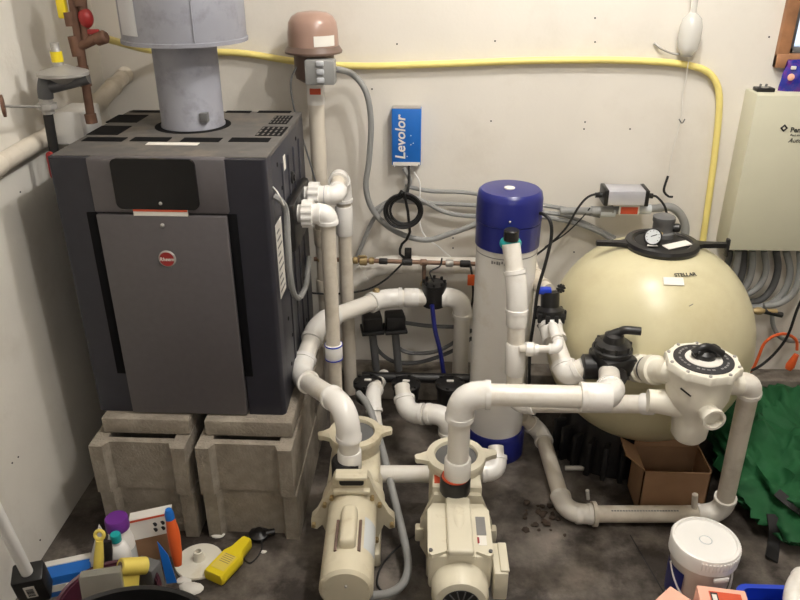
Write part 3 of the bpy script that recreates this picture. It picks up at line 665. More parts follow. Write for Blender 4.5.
for x, z in [(-.055, .05), (.055, .05), (-.108, -.045), (.108, -.045), (-.075, .025), (.075, .025), (.065, -.1), (-.065, -.1)]:
    bt = MB(); bolt(bt, (x, .285, az+z), .006, (0, -1, 0), .014); obj('flange_bolt', bt, 'brass', pl, world=False)
obj('volute', MB().lathe([(.084, .30), (.088, .31), (.088, .345), (.082, .36), (.08, .42)], (0, 0, az-.01), (0, 1, 0), n=40), 'beige', pl, world=False)
obj('pot_neck', MB().box((-.072, .34, .05), (.072, .50, .255), .02, 3), 'beige', pl, world=False)
obj('base_foot', MB().box((-.075, .26, 0), (.075, .52, .05), .008), 'beige', pl, world=False)
obj('motor_foot', MB().box((-.05, .03, 0), (.05, .09, az-mr+.012), .006), 'blackr', pl, world=False)
ring_lid(pl, .48, .305, .07, 'beige', .108)
obj('discharge_collar', MB().lathe([(.04, .25), (.041, .255), (.041, .305), (.036, .312)], (PLx.x-L0.x+.006, PLx.y-L0.y, 0), n=28), 'black', pl, world=False)
cable('motor_conduit', 'thick grey flexible conduit lying along the right side of the left pump', 'conduit', [P(x, y, Z=z) for x, y, z in [(358, 393, .27), (369, 408, .25), (381, 445, .18), (391, 485, .13), (402, 530, .08), (408, 562, .05), (404, 582, .05), (390, 593, .06), (370, 596, .1)]], .0115, 'grey', 6, n=12)
cable('ground_wire', 'thin black cable looping over the floor between the two pumps', 'cable', [P(x, y, Z=z) for x, y, z in [(432, 527, .10), (415, 535, .05), (395, 550, .012), (382, 565, .006), (377, 582, .006), (384, 592, .006), (398, 588, .006), (407, 578, .03)]], .003, 'blackr', 6)

# right pump
R0 = P(461, 570, Z=.23)
prp = thing('pool_pump', 'cream pool pump with square drive cover on the floor, the right of the two', 'pump', (R0.x, R0.y-.01, 0), math.radians(1))
mz = .16; rr = .07
obj('motor_can', MB().lathe([(.045, -.03), (.062, -.026), (rr, -.005), (rr, .27)], (0, 0, mz), (0, 1, 0), n=44), 'pumpr', prp, world=False)
obj('fan_grille', MB().lathe([(.046, -.0305), (.046, -.033), (.02, -.036)], (0, 0, mz), (0, 1, 0), n=36), 'black', prp, world=False)
g2 = MB()
for i in range(14):
    a = 2*PI*i/14; g2.cyl((.012*math.cos(a), -.037, mz+.012*math.sin(a)), (.045*math.cos(a), -.034, mz+.045*math.sin(a)), .0016, n=6)
obj('grille_spokes', g2, 'greyd', prp, world=False)
obj('drive_housing', MB().box((-.078, .035, mz-.02), (.078, .215, mz+.088), .008), 'pumpr', prp, world=False)
cv = obj('drive_cover', MB().prism([(-.08, .04), (-.07, .03), (-.034, .045), (-.03, .028), (.034, .028), (.038, .045), (.07, .03), (.08, .04), (.08, .19), (.066, .215), (-.066, .215), (-.08, .19)], .012, (0, 0, mz+.084)), 'pumpr', prp, world=False)
obj('cover_hump', MB().box((-.032, .028, mz+.09), (.032, .225, mz+.112), .007, 3), 'pumpr', prp, world=False)
obj('hump_dome', MB().sphere((0, .15, mz+.1), .03, 20, (.7, 2.2, .55)), 'pumpr', prp, world=False)
k = obj('drive_label', MB().box((.043, .10, mz+.0955), (.067, .165, mz+.0972)), 'inkg', prp, world=False); k['label'] = 'grey and white data label'
obj('label_tab', MB().box((.046, .065, mz+.0955), (.066, .098, mz+.0972)), 'label', k, world=False)
obj('label_red', MB().box((.043, .072, mz+.0957), (.048, .092, mz+.0975)), 'red', k, world=False)
for x in (-.073, .073): obj('cover_screw', MB().cyl((x, .045, mz+.094), (x, .045, mz+.1), .005, n=8), 'steel', prp, world=False)
obj('seal_plate', MB().prism([(-.062, .1), (.062, .1), (.098, .0), (.098, -.08), (.06, -.158), (-.06, -.158), (-.098, -.08), (-.098, .0)], .02, (0, .262, mz), (1, 0, 0), (0, 0, 1)), 'pumpr', prp, world=False)
for s in (-1, 1): obj('plate_lug', MB().box((s*.1-.012, .235, mz-.06), (s*.1+.012, .262, mz-.015), .005), 'pumpr', prp, world=False)
obj('volute', MB().prism([(-.066, 0), (.066, 0), (.062, .125), (-.062, .125)], -.23, (0, .255, .275), (1, 0, 0), (0, 1, 0)), 'pumpr', prp, world=False)
obj('base_foot', MB().box((-.08, .2, 0), (.08, .42, .05), .008), 'pumpr', prp, world=False)
obj('motor_foot', MB().box((-.05, .04, 0), (.05, .12, mz-rr+.012), .006), 'blackr', prp, world=False)
ring_lid(prp, .36, .30, .074, 'pumpr', .115)
o = obj('red_label', MB().box((-.061, .272, .2752), (-.043, .305, .2768)), 'olabel', prp, world=False); o['label'] = 'small red sticker'
dc = (P(457, 480, Z=.3)-V((R0.x, R0.y-.01, 0)))
obj('discharge_nut', MB().lathe([(.038, .262), (.041, .268), (.041, .305), (.038, .312)], (dc.x, dc.y, 0), n=28), 'black', prp, world=False)
o = obj('seal_ring', MB().lathe([(.034, .31), (.037, .311), (.036, .316)], (dc.x, dc.y, 0), n=28), 'olabel', prp, world=False); o['label'] = 'red primer ring on the union'
cb_ = obj('conduit_box', MB().box((.082, .02, mz-.04), (.118, .125, mz+.05), .006), 'pumpr', prp, world=False)
obj('box_lid', MB().box((.098, .025, mz+.048), (.12, .12, mz+.056), .003), 'pumpr', cb_, world=False)
cable('motor_conduit', 'short grey conduit dropping from the side box of the right pump', 'conduit', [P(491, 562, Z=.165), P(491, 577, Z=.14), P(490, 597, Z=.08), P(489, 620, Z=.02)], .0115, 'grey', 6, n=12)

# main discharge pipe of the right pump
d0 = V((P(457, 480, Z=.3).x, P(457, 480, Z=.3).y, .285))
d1 = V((d0.x, d0.y, P(460, 394, Y=d0.y).z)); d2 = P(611, 392, Y=d0.y); d2.z = d1.z+.0
mainp = pvc('discharge_pipe', 'thick white pipe rising from the right pump and running right to the black valve', 'pipe', [d0, d1, d2, P(609, 372, Y=1.80)], .0285, 'pvc', 'fit', hub=1.24, bend=.06, couplings=[(0, .2, .06)])
obj('elbow_collar', MB().lathe([(.0345, -.075), (.037, -.07), (.037, -.02), (.036, 0)], d2, (1, 0, 0), n=24), 'fit', mainp)
pvc('pump_link_pipe', 'short white pipe low between the pumps joining the strainer pots of the two pumps', 'pipe', [P(372, 474, Z=.14), P(440, 474, Z=.14)], .026, 'pvc', 'fit')
pvc('inlet', None, None, [P(462, 472, Z=.14), P(500, 472, Z=.14), P(499, 447, Y=P(500, 472, Z=.14).y+.06)], .024, 'pvc', 'fit', hub=1.3, bend=.04, root=prp)

# ------------------------------------------------------------------ diverter valve
vc = P(611, 358, Y=1.84)
dv = thing('diverter_valve', 'black three-way valve with lever handle in front of the sand filter', 'valve', vc+V((0, 0, -.06)))
obj('body', MB().lathe([(.036, -.065), (.044, -.055), (.05, -.02), (.05, .02), (.056, .024), (.056, .034), (.048, .038)], vc, n=28), 'black', dv)
for s in (-1, 1): obj('port', MB().lathe([(.036, .03), (.036, .075), (.031, .078)], vc+V((0, 0, -.03)), (s, 0, 0), n=22), 'black' if s < 0 else 'greyd', dv)
obj('port', MB().lathe([(.036, .03), (.036, .06)], vc+V((0, 0, -.03)), (0, -1, 0), n=22), 'black', dv)
obj('front_block', MB().box((-.05, -.06, -.035), (.05, .045, .022), .01, R=Matrix.Rotation(.35, 3, 'Z'), o=vc), 'black', dv)
obj('lid', MB().lathe([(.05, .038), (.05, .05), (.03, .056), (.026, .075), (.015, .08)], vc, n=24), 'black', dv)
for i in range(8):
    a = 2*PI*i/8; q = vc+V((.047*math.cos(a), .047*math.sin(a), .034)); obj('lid_screw', MB().cyl(q, q+V((0, 0, .018)), .0055, n=8), 'blackr', dv)
obj('handle', MB().tube(smooth_path([vc+V((-.015, 0, .07)), vc+V((.012, 0, .083)), vc+V((.028, -.004, .092)), vc+V((.068, -.01, .092))], 5), [.013]*6+[.012]*10, 12), 'black', dv)
ub = V((vc.x+.072, vc.y, vc.z-.03))
ud = (P(672, 372, Y=1.70)-ub); ul = ud.length; ud.normalize()
o = obj('union_sight', MB().lathe([(.036, 0), (.04, .004), (.04, .036), (.034, .04), (.034, .06)], ub, ud, n=26), 'cream', dv); o['label'] = 'cream union nut'
obj('hose_clamp', MB().lathe([(.037, .058), (.037, .07)], ub, ud, n=26), 'steel', dv)
obj('signal_lead', MB().tube(smooth_path([ub+V((.02, -.03, .04)), ub+V((.05, -.04, .05)), ub+V((.08, -.04, .035))]), .004, 8), 'blackr', dv)
obj('union_nut', MB().lathe([(.034, .06), (.041, .072), (.041, .1), (.034, .104), (.034, ul)], ub, ud, n=26), 'cream', dv)
pvc('valve_riser_pipe', 'white pipe with wide elbow rising from the black three-way valve past the sand filter', 'pipe', [vc+V((-.07, 0, -.03)), P(567, 376, Y=1.845), P(552, 333, Y=1.98), P(550, 322, Y=2.01)], .0275, 'pvc', 'fit', hub=1.25, bend=.07)
cvv = P(550, 316, Y=2.02)
cvt = thing('check_valve', 'black ribbed valve with blue handle beside the white tank', 'valve', cvv)
obj('body', MB().lathe([(.03, -.045), (.04, -.03), (.03, -.02), (.03, -.005), (.043, 0), (.043, .02), (.028, .03), (.028, .075)], cvv, (-.05, .25, 1), n=24), 'black', cvt)
for i in range(10):
    a = 2*PI*i/10; q = cvv+V((.042*math.cos(a), .042*math.sin(a), .004)); obj('clamp_tooth', MB().box((-.006, -.006, -.014), (.006, .006, .016), .002, o=q), 'blackr', cvt)
o = obj('handle', MB().box((-.04, -.012, .07), (.004, .012, .09), .006, o=cvv+V((-.005, .01, 0))), 'bluev', cvt); o['label'] = 'blue lever handle'
for a in (0, .8, 1.6, 2.4): 
    d_ = V((math.cos(a), .3, math.sin(a)))*.013; c = cvv+V((.026, .01, .088)); obj('knob', MB().cyl(c-d_, c+d_, .004, n=8), 'black', cvt)
pvc('riser_top_pipe', 'narrow white pipe leaning up behind the blue handled valve', 'pipe', [cvv+V((-.006, .03, .07)), P(537, 283, Y=2.12), P(530, 262, Y=2.24)], .0215, 'pvcold', 'pvcold', hub=1.2)

# ------------------------------------------------------------------ sand filter
SX, SY, SZ = .694, 2.125, .452
sf = thing('sand_filter', 'big round beige sand filter tank with black lid ring on a black base', 'sand filter', (SX, SY, 0))
prof = []
for i in range(33):
    t = -PI/2+PI*i/32
    c, s = math.cos(t), math.sin(t)
    prof.append((.317*(abs(c)**.86), SZ+.322*(abs(s)**1.0)*(1 if s > 0 else -1)))
obj('tank', MB().lathe(prof, (SX, SY, 0), n=72), 'filter', sf)
obj('tank_seam', MB().lathe([(.3155, -.008), (.3180, -.004), (.3180, .004), (.3155, .008)], (SX, SY, SZ), n=72, cap0=False, cap1=False), 'filter', sf)
obj('base', MB().lathe([(.19, 0), (.195, .02), (.18, .10), (.17, .19), (.15, .19), (.14, .13)], (SX-.05, SY+.04, 0), n=48), 'black', sf)
for i in range(10):
    a = PI+.2+i*.13*2; c = V((SX-.05+.185*math.cos(a), SY+.04+.185*math.sin(a), .0)); obj('base_rib', MB().box((-.008, -.03, 0), (.008, .012, .13), .003, R=Matrix.Rotation(a+PI/2, 3, 'Z'), o=c), 'blackr', sf)
zt = SZ+.318
rg = MB().lathe([(.082, zt-.02), (.104, zt-.014), (.109, zt+.002), (.105, zt+.012), (.088, zt+.015), (.081, zt+.01), (.081, zt-.02)], (SX, SY, 0), n=48, cap0=False, cap1=False)
for s in (-1, 1):
    rg.prism([(s*.09, -.03), (s*.12, -.012), (s*.195, -.008), (s*.195, .008), (s*.12, .012), (s*.09, .03)][::s], .014, (SX, SY, zt-.006))
obj('clamp_ring', rg, 'black', sf)
obj('ring_hook', MB().box((SX+.190, SY-.01, zt-.035), (SX+.200, SY+.01, zt+.022), .004), 'black', sf)
lid = obj('lid', MB().lathe([(.083, zt-.01), (.083, zt+.008), (.05, zt+.014), (.001, zt+.017)], (SX, SY, 0), n=40), 'blackr', sf)
k = obj('lid_label', MB().box((-.046, -.014, 0), (.046, .014, .002), R=Matrix.Rotation(.5, 3, 'Z') @ Matrix.Rotation(.1, 3, 'X'), o=V((SX+.032, SY-.042, zt+.0145))), 'label', lid)
obj('lid_label', MB().prism([(0, .02), (-.016, -.014), (.016, -.014)], .002, (SX-.045, SY-.045, zt+.0165)), 'label', lid)
obj('air_relief', MB().lathe([(.036, .014), (.036, .03), (.03, .034), (.03, .06), (.033, .064), (.033, .078), (.02, .084)], (SX+.005, SY+.03, zt), n=26), 'greyd', sf)
obj('relief_screw', MB().lathe([(.012, .02), (.014, .045), (.01, .05)], (SX+.005, SY+.03, zt+.045), (1, -.2, 0), n=12), 'black', sf)
gc = P(653, 237, Y=SY-.04)
gd = V((-.3, -.9, .45)).normalized()
ga = obj('pressure_gauge', MB().lathe([(.014, -.022), (.024, -.016), (.026, .006), (.024, .008)], gc, gd, n=32), 'black', sf)
k = obj('gauge_face', MB().lathe([(.0215, .0075), (.0215, .0088)], gc, gd, n=28), 'lens', ga); k['label'] = 'pale dial face'
u_, v_ = frame(gd); 
obj('gauge_needle', MB().cyl(gc+gd*.0095-u_*.006, gc+gd*.0095+u_*.011+v_*.008, .0012, n=6), 'ink', ga)
for i in range(9):
    a = -.6+i*.55; e = u_*math.cos(a)+v_*math.sin(a); obj('dial_tick', MB().cyl(gc+gd*.009+e*.016, gc+gd*.009+e*.019, .0008, n=5), 'ink', ga)
obj('gauge_stem', MB().cyl(gc-gd*.015, V((SX+.005, SY+.02, zt+.03)), .01, n=12), 'brass', sf)
# shell sticker and stamped lettering
def on_tank(az, el, out=.001):
    c, s = math.cos(el), math.sin(el)
    r = .317*(c**.86)+out; z = SZ+(.322*abs(s))*(1 if s > 0 else -1)+out
    n_ = V((math.cos(az)*c, math.sin(az)*c, s*.95)).normalized()
    return V((SX+r*math.cos(az), SY+r*math.sin(az), z)), V((-math.sin(az), math.cos(az), 0)), n_
c, u, n_ = on_tank(-PI/2-.05, 1.03, .002)
k = obj('shell_sticker', MB().box((-.028, -.013, -.002), (.028, .013, .0005), R=Matrix((u, n_.cross(u), n_)).transposed(), o=c), 'label', sf); k['label'] = 'torn white sticker'
c, u, n_ = on_tank(-PI/2+.17, 1.10, .002)
text('STELLAR', .017, 'ink', c, u, n_.cross(u), sf, bold=.0003)
c, u, n_ = on_tank(-PI/2+.10, .19, .002); obj('scuff_mark', MB().box((-.006, -.001, 0), (.006, .001, .001), R=Matrix((u, n_.cross(u), n_)).transposed() @ Matrix.Rotation(.5, 3, 'Z'), o=P(691, 305, Y=SY-.305)), 'inkg', sf)
bdr = P(757, 309, Y=SY-.02)
bdr = thing('drain_tap', 'small brass and black tap on the right flank of the filter tank', 'tap', P(757, 311, Y=SY))
obj('tap_body', MB().lathe([(.008, -.012), (.012, 0), (.012, .012), (.008, .018), (.008, .06)], P(757, 311, Y=SY), (1, 0, 0), n=12), 'brass', bdr)
obj('tap_pipe', MB().cyl(P(764, 311, Y=SY), P(782, 315, Y=SY), .009, n=12), 'ironb', bdr)

# ------------------------------------------------------------------ multiport valve
mv = P(703, 362, Y=1.675); MX, MY, MZ = mv
mp = thing('multiport_valve', 'cream scalloped multiport valve with black dial in front of the sand filter', 'multiport valve', (MX, MY, MZ))
mp.scale = (.88, .88, .88)
obj('body', MB().lathe([(.02, -.274), (.04, -.268), (.052, -.25), (.056, -.20), (.06, -.16), (.08, -.13), (.09, -.10), (.093, -.02), (.098, -.015)], (MX, MY, MZ), n=48), 'cream', mp)
n = 120
def scal(z, k=1): return [V((MX+k*(.102+.007*max(0, math.cos(10*2*PI*j/n))**2)*math.cos(2*PI*j/n+.2), MY+k*(.102+.007*max(0, math.cos(10*2*PI*j/n))**2)*math.sin(2*PI*j/n+.2), MZ+z)) for j in range(n)]
lidm = obj('cover', MB().rings([scal(-.016), scal(.004), scal(.008, .97)]), 'cream', mp)
for i in range(10):
    a = .2+2*PI*i/10; q = V((MX+.097*math.cos(a), MY+.097*math.sin(a), MZ+.006)); obj('cover_screw', MB().cyl(q, q+V((0, 0, .006)), .005, n=10), 'silver', mp)
k = obj('dial_plate', MB().lathe([(.084, .007), (.084, .0115), (.08, .0125)], (MX, MY, MZ), n=56), 'ink', mp); k['label'] = 'dark grey dial ring with pale marks'
obj('dial_center', MB().lathe([(.052, .0125), (.05, .0155), (.001, .0165)], (MX, MY, MZ), n=40), 'label', mp)
for i in range(30):
    if i % 5 == 4: continue
    a = 2*PI*i/30; c = V((MX+.067*math.cos(a), MY+.067*math.sin(a), MZ+.0128)); obj('dial_mark', MB().box((-.0045, -.003, 0), (.0045, .003, .001), R=Matrix.Rotation(a+PI/2, 3, 'Z'), o=c), 'inkg', k)
hd = MB(); hd.box((-.042, -.016, .012), (.042, .02, .045), .01, 3, R=Matrix.Rotation(.35, 3, 'Z'), o=(MX+.008, MY+.008, MZ)); hd.lathe([(.03, .012), (.03, .03), (.02, .038)], (MX+.004, MY+.004, MZ), n=24)
hd.tube(smooth_path([V((MX-.035, MY-.004, MZ+.03)), V((MX+.0, MY+.0, MZ+.05)), V((MX+.05, MY+.0, MZ+.028))]), .012, 10)
obj('handle', hd, 'black', mp)
k = obj('flow_arrow', MB().box((-.018, -.001, -.0025), (.018, .0012, .0025), .0005, R=Matrix.Rotation(-.75, 3, 'Z') @ Matrix.Rotation(.35, 3, 'Y'), o=V((MX-.0605, MY-.071, MZ-.06))), 'black', mp)
fpd = V((.12, -1, -.02)).normalized(); fo = V((MX+.004, MY-.055, MZ-.115))
o = obj('sight_port', MB().lathe([(.028, 0), (.028, .055), (.033, .058), (.033, .072), (.026, .072), (.026, .05), (.018, .048), (.001, .048)], fo, fpd, n=32), 'cream', mp); o['label'] = 'open round port facing the viewer'
obj('inlet_port', MB().lathe([(.034, -.05), (.034, .015)], V((MX-.085, MY+.02, MZ-.045)), (-1, .6, 0), n=26), 'cream', mp)
obj('pump_port', MB().lathe([(.05, -.06), (.042, .0), (.035, .05), (.035, .07)], V((MX-.065, MY+.005, MZ-.145)), (-1, .1, 0), n=26), 'cream', mp)
obj('waste_port', MB().lathe([(.036, -.04), (.036, .04)], V((MX+.085, MY+.01, MZ-.075)), (1, 0, 0), n=26), 'cream', mp)
# link into the filter behind
obj('rear_port', MB().lathe([(.035, 0), (.035, .16)], V((MX, MY+.05, MZ-.21)), (0, 1, 0), n=24), 'cream', mp)
# pipe from the waste port down, along the floor and back
w0 = V((MX+.085, MY+.012, MZ-.07)); w1 = P(749, 391, Y=1.69); w1.z = w0.z; w2 = P(722, 514, Z=.034); w3 = P(566, 514, Z=.034); w4 = P(545, 412, Y=2.06); 
wp = pvc('floor_pipe', 'white pipe from the cream valve running along the floor before the carton', 'pipe', [w0, w1, w2, w3, P(541, 432, Z=.06), P(523, 418, Y=2.14)], .0255, 'pvcold', 'pvc', hub=1.18, bend=.065, couplings=[(2, .92, .022)])
obj('pipe_clip', MB().lathe([(.038, -.006), (.038, .006)], w2.lerp(w3, .82), w3-w2, n=20), 'pvcold', wp)
obj('test_stub', MB().cyl(w2.lerp(w3, .18), w2.lerp(w3, .20)+V((0, .0, .075)), .009, n=12), 'pvcold', wp)
dsh = MB()
for i in range(24):
    c = w2.lerp(w3, .30+.018*i)+V((0, -.012, .0232)); dsh.box((-.003, -.002, -.0004), (.003, .002, .0006), R=Matrix.Rotation(.45, 3, 'X'), o=c)
obj('printed_marks', dsh, 'inkg', wp)
solo('pipe_offcut', 'thin white pipe offcut lying on the floor beside the filter base', 'pipe offcut', MB().cyl(P(565, 468, Z=.008), P(588, 468, Z=.008), .008, n=14), 'pvc', P(576, 468, Z=0))
q = P(588, 499, Z=.0); solo('pipe_stub', 'tiny upright white pipe stub on the floor behind the floor pipe', 'pipe stub', MB().cyl(q, q+V((-.006, 0, .035)), .006, n=12), 'pvc', q)

# ------------------------------------------------------------------ power supply on the filter-side wall pipe
zp = P(625, 211, Y=2.42).z
ip = pvc('conduit_run', 'grey plastic conduit on the back wall passing under the pale power supply and curving down', 'conduit', [P(560, 211, Y=2.43), P(602, 211, Y=2.43), P(662, 208, Y=2.43)], .013, 'grey', 'grey')
obj('end_coupling', MB().lathe([(.017, 0), (.017, .05)], P(600, 212, Y=2.43), (1, 0, 0), n=20), 'lens', ip)
obj('end_coupling', MB().lathe([(.017, 0), (.017, .045)], P(637, 209, Y=2.43), (1, 0, 0), n=20), 'lens', ip)
obj('bend', MB().tube(smooth_path([P(x, y, Y=2.435) for x, y in [(658, 208), (670, 207), (680, 214), (685, 226), (684, 240), (680, 256)]], 6), .014, 14), 'grey', ip)
k = obj('warning_label', MB().box((-.034, -.003, -.017), (.034, .001, .017), .001, o=P(629, 210, Y=2.405)), 'label', ip); k['label'] = 'red and white warning label'
obj('red_field', MB().box((-.028, -.0045, -.013), (.028, -.002, .011), o=P(629, 210, Y=2.405)), 'olabel', k)
pc = P(624, 195, Y=2.42)
ps = thing('power_supply', 'pale silver power supply box strapped on the grey wall conduit', 'power supply', pc+V((0, 0, -.03)))
obj('case', MB().box((-.066, -.04, -.024), (.066, .04, .026), .004, o=pc), 'straw', ps)
for s in (-1, 1): obj('end_cap', MB().box((s*.066-.007, -.042, -.026), (s*.066+.007, .042, .028), .003, o=pc), 'black', ps)
obj('cable_gland', MB().cyl(pc+V((-.07, 0, 0)), pc+V((-.095, 0, -.002)), .009, n=12), 'black', ps)
obj('cable_gland', MB().cyl(pc+V((.07, 0, 0)), pc+V((.095, 0, -.002)), .009, n=12), 'black', ps)
cable('output_lead', None, None, [pc+V((.09, 0, -.002)), P(657, 197, Y=2.41), P(665, 207, Y=2.40), P(668, 222, Y=2.40), P(673, 232, Y=2.41), P(682, 246, Y=2.42)], .004, 'blackr', parent=ps)

# ------------------------------------------------------------------ float bottle with strings on the wall
fc = P(690, 34, Y=2.465)
ft = thing('hanging_float', 'translucent white oval float hanging on the wall above the yellow hose bend', 'float', fc+V((0, 0, -.06)))
obj('bulb', MB().lathe([(.004, -.068), (.02, -.06), (.03, -.042), (.034, -.015), (.034, .02), (.028, .045), (.015, .058), (.008, .062), (.008, .1)], fc, n=28), 'clear', ft)
obj('neck_band', MB().lathe([(.018, -.066), (.02, -.058), (.012, -.056)], fc, n=20), 'silver', ft)
cable('float_cord', None, None, [P(688, 53, Y=2.47), P(675, 54, Y=2.48), P(662, 49, Y=2.485), P(654, 43, Y=2.495)], .0035, 'silver', parent=ft)
cable('pull_string', None, None, [P(x, y, Y=2.47) for x, y in [(689, 58), (686, 78), (683, 92), (681, 118), (673, 150), (668, 178)]], .0014, 'label', parent=ft)
cable('knot', None, None, [P(679, 119, Y=2.468), P(682, 123, Y=2.466), P(685, 119, Y=2.468)], .002, 'greyd', parent=ft)
cable('hanging_wire', None, None, [P(692, -20, Y=2.47), P(692, 5, Y=2.467), P(690, 15, Y=2.465)], .003, 'label', parent=ft)
cable('plug_end', None, None, [P(668, 176, Y=2.46), P(664, 190, Y=2.455), P(668, 196, Y=2.455), P(673, 197, Y=2.45)], .004, 'blackr', parent=ft)

# ------------------------------------------------------------------ control panel
pz1, pz0 = P(757, 94, Y=2.4).z, P(726, 250, Y=2.4).z
cpn = thing('control_panel', 'large pale beige metal control cabinet on the back wall at the right edge', 'control panel', (1.2, 2.5, pz0))
obj('enclosure', MB().box((1.0, 2.402, pz0), (1.36, 2.5, pz1), .005), 'panel', cpn)
obj('door', MB().box((.998, 2.393, pz0+.002), (1.362, 2.402, pz1-.002), .003), 'panel', cpn)
lp = P(784, 128, Y=2.393)
mb = MB()
for s in (.0, .4, .8):
    e = .011*(1-s*.5)
    mb.tube([lp+V((e, -.001, 0)), lp+V((0, -.001, e)), lp+V((-e, -.001, 0)), lp+V((0, -.001, -e))], .0011, 6, closed=True)
obj('emblem', mb, 'ink', cpn)
text('Pentair', .022, 'ink', P(789.5, 130, Y=2.3925)+V((.034, 0, 0)), (1, 0, 0), (0, 0, 1), cpn, bold=.0004)
text('Pool and Spa', .0095, 'ink', P(789.5, 135, Y=2.3925)+V((.027, 0, .0)), (1, 0, 0), (0, 0, 1), cpn)
text('Auto', .02, 'ink', P(789, 140.5, Y=2.3925)+V((.018, 0, 0)), (1, 0, 0), (0, 0, 1), cpn, shear=.3)
bq = thing('chip_bag', 'shiny blue and purple printed pouch standing on top of the control cabinet', 'pouch', (1.13, 2.45, pz1))
mb = MB(); nx, nz = 12, 10
g_ = []
for s in (-1, 1):
    rws = []
    for j in range(nz+1):
        row = []
        for i in range(nx+1):
            u, v = i/nx, j/nz; th = .022*math.sin(PI*u)**.6*math.sin(PI*min(v*.8+.2, 1))**.7*(1 if v < 1 else 0)+.005*noise.noise(V((u*4, v*4, s)))
            row.append(mb.bm.verts.new((1.085+.11*u+.012*v+.006*noise.noise(V((v*3, s, 1))), 2.46+s*th, pz1+.0+.095*v)))
        rws.append(row)
    for j in range(nz):
        for i in range(nx): mb.bm.faces.new((rws[j][i], rws[j][i+1], rws[j+1][i+1], rws[j+1][i]))
PK = mat('printed_pouch', (40, 48, 150), .25, var=.3, scale=16, dirt=(96, 44, 130), dscale=22, dlo=.45, dhi=.55)
ob_ = obj('bag', mb, PK, bq)
obj('printed_spot', MB().sphere((1.108, 2.438, pz1+.045), .011, 10, (1, .4, 1)), 'pinkbox', bq)
obj('printed_flash', MB().box((1.103, 2.436, pz1+.068), (1.118, 2.444, pz1+.078), .002), 'label', bq)
kb = thing('small_gadget', 'little black gadget with pegs lying on the cabinet top beside the pouch', 'gadget', P(763, 91, Y=2.43))
kc = V((1.036, 2.45, pz1))
obj('body', MB().box((-.026, -.02, 0), (.03, .02, .012), .003, o=kc), 'black', kb)
for dx in (-.012, .006): obj('peg', MB().cyl(kc+V((dx, 0, .012)), kc+V((dx+.002, 0, .022)), .004, n=8), 'greyd', kb)
obj('coin_cell', MB().cyl(kc+V((0, -.008, .012)), kc+V((0, -.008, .0145)), .011, n=16), 'silver', kb)

# conduits and cords under the panel
PC = [
 ('grey conduit leaving the cabinet bottom nearest the filter tank', [(738, 251), (737, 262), (734, 275), (724, 288), (712, 296)], .012, 2.44),
 ('second grey conduit from the cabinet bottom curving behind the filter tank', [(752, 251), (752, 268), (746, 286), (732, 298), (715, 303)], .012, 2.45),
 ('third grey conduit from the cabinet bottom bending left', [(764, 251), (766, 270), (760, 285), (748, 294), (735, 298)], .011, 2.45),
 ('wide grey conduit curve below the cabinet sweeping towards the filter', [(786, 251), (790, 270), (786, 288), (774, 302), (760, 307), (742, 308)], .012, 2.44),
 ('rightmost grey conduit below the cabinet sweeping left', [(800, 251), (800, 272), (794, 292), (780, 303), (764, 306)], .012, 2.42),
 ('grey conduit loop low on the wall below the cabinet', [(772, 312), (773, 325), (780, 337), (792, 341), (806, 340)], .008, 2.45),
 ('dark grey conduit half hidden behind the first ones under the cabinet', [(730, 251), (728, 262), (722, 274), (712, 284)], .011, 2.47),
 ('dark grey conduit between the curved ones under the cabinet', [(776, 251), (778, 268), (773, 286), (762, 299), (746, 303)], .012, 2.47),
 ('deep grey conduit dropping from the cabinet bottom behind the brass tap', [(744, 251), (743, 268), (738, 284), (726, 294), (712, 300)], .012, 2.475),
]
for lab, px, r, Y in PC: cable('conduit', lab, 'conduit', [P(x, y, Y=Y) for x, y in px], r, 'greyd' if 'd' == lab[0] else 'grey', 6, n=12)
oc = thing('extension_cord', 'orange electric cord with plug hanging on the wall right of the filter tank', 'cord', P(795, 372, Y=2.43))
cable('cord', None, None, [P(x, y, Y=2.43) for x, y in [(744, 373), (752, 370), (758, 358), (764, 344), (774, 336), (786, 334), (796, 340), (797, 350)]], .0055, 'orange', parent=oc)
obj('plug', MB().lathe([(.009, .02), (.012, .0), (.016, -.03), (.012, -.045)], P(794, 359, Y=2.43), (.25, 0, 1), n=14), 'orange', oc)
cable('cable', 'black cord hanging from the cabinet down the wall to behind the cream valve', 'cord', [P(x, y, Y=2.41) for x, y in [(806, 290), (797, 310), (788, 335), (776, 352), (760, 366), (742, 374)]], .005, 'blackr', 6)

# ------------------------------------------------------------------ cardboard box
cb0 = thing('cardboard_carton', 'small open brown cardboard carton on the floor under the cream valve', 'carton', P(668, 500, Z=0))
ca = P(634, 503, Z=0); cx0, cx1 = P(634, 505, Z=0).x, P(698, 505, Z=0).x; cy0 = 1.815; cy1 = 1.945; ch = .16
th = .004
mb = MB(); mb.box((cx0, cy0, 0), (cx1, cy1, th)); mb.box((cx0, cy0, 0), (cx1, cy0+th, ch)); mb.box((cx0, cy1-th, 0), (cx1, cy1, ch)); mb.box((cx0, cy0, 0), (cx0+th, cy1, ch)); mb.box((cx1-th, cy0, 0), (cx1, cy1, ch))
obj('carton_body', mb, 'card', cb0)
obj('flap', MB().prism([(0, 0), (.118, 0), (.105, .07), (.01, .075)], .003, (cx0, cy0+.01, ch), (0, 1, 0), (-.75, -.05, .6)), 'card', cb0)
obj('flap', MB().prism([(0, 0), (cx1-cx0, 0), (cx1-cx0-.01, .075), (.01, .075)], .003, (cx0, cy1, ch), (1, 0, 0), (0, .35, .9)), 'card', cb0)
obj('flap', MB().prism([(0, 0), (.118, 0), (.11, .05), (.01, .05)], .003, (cx1, cy0+.01, ch), (0, 1, 0), (-.45, 0, .75)), 'card', cb0)

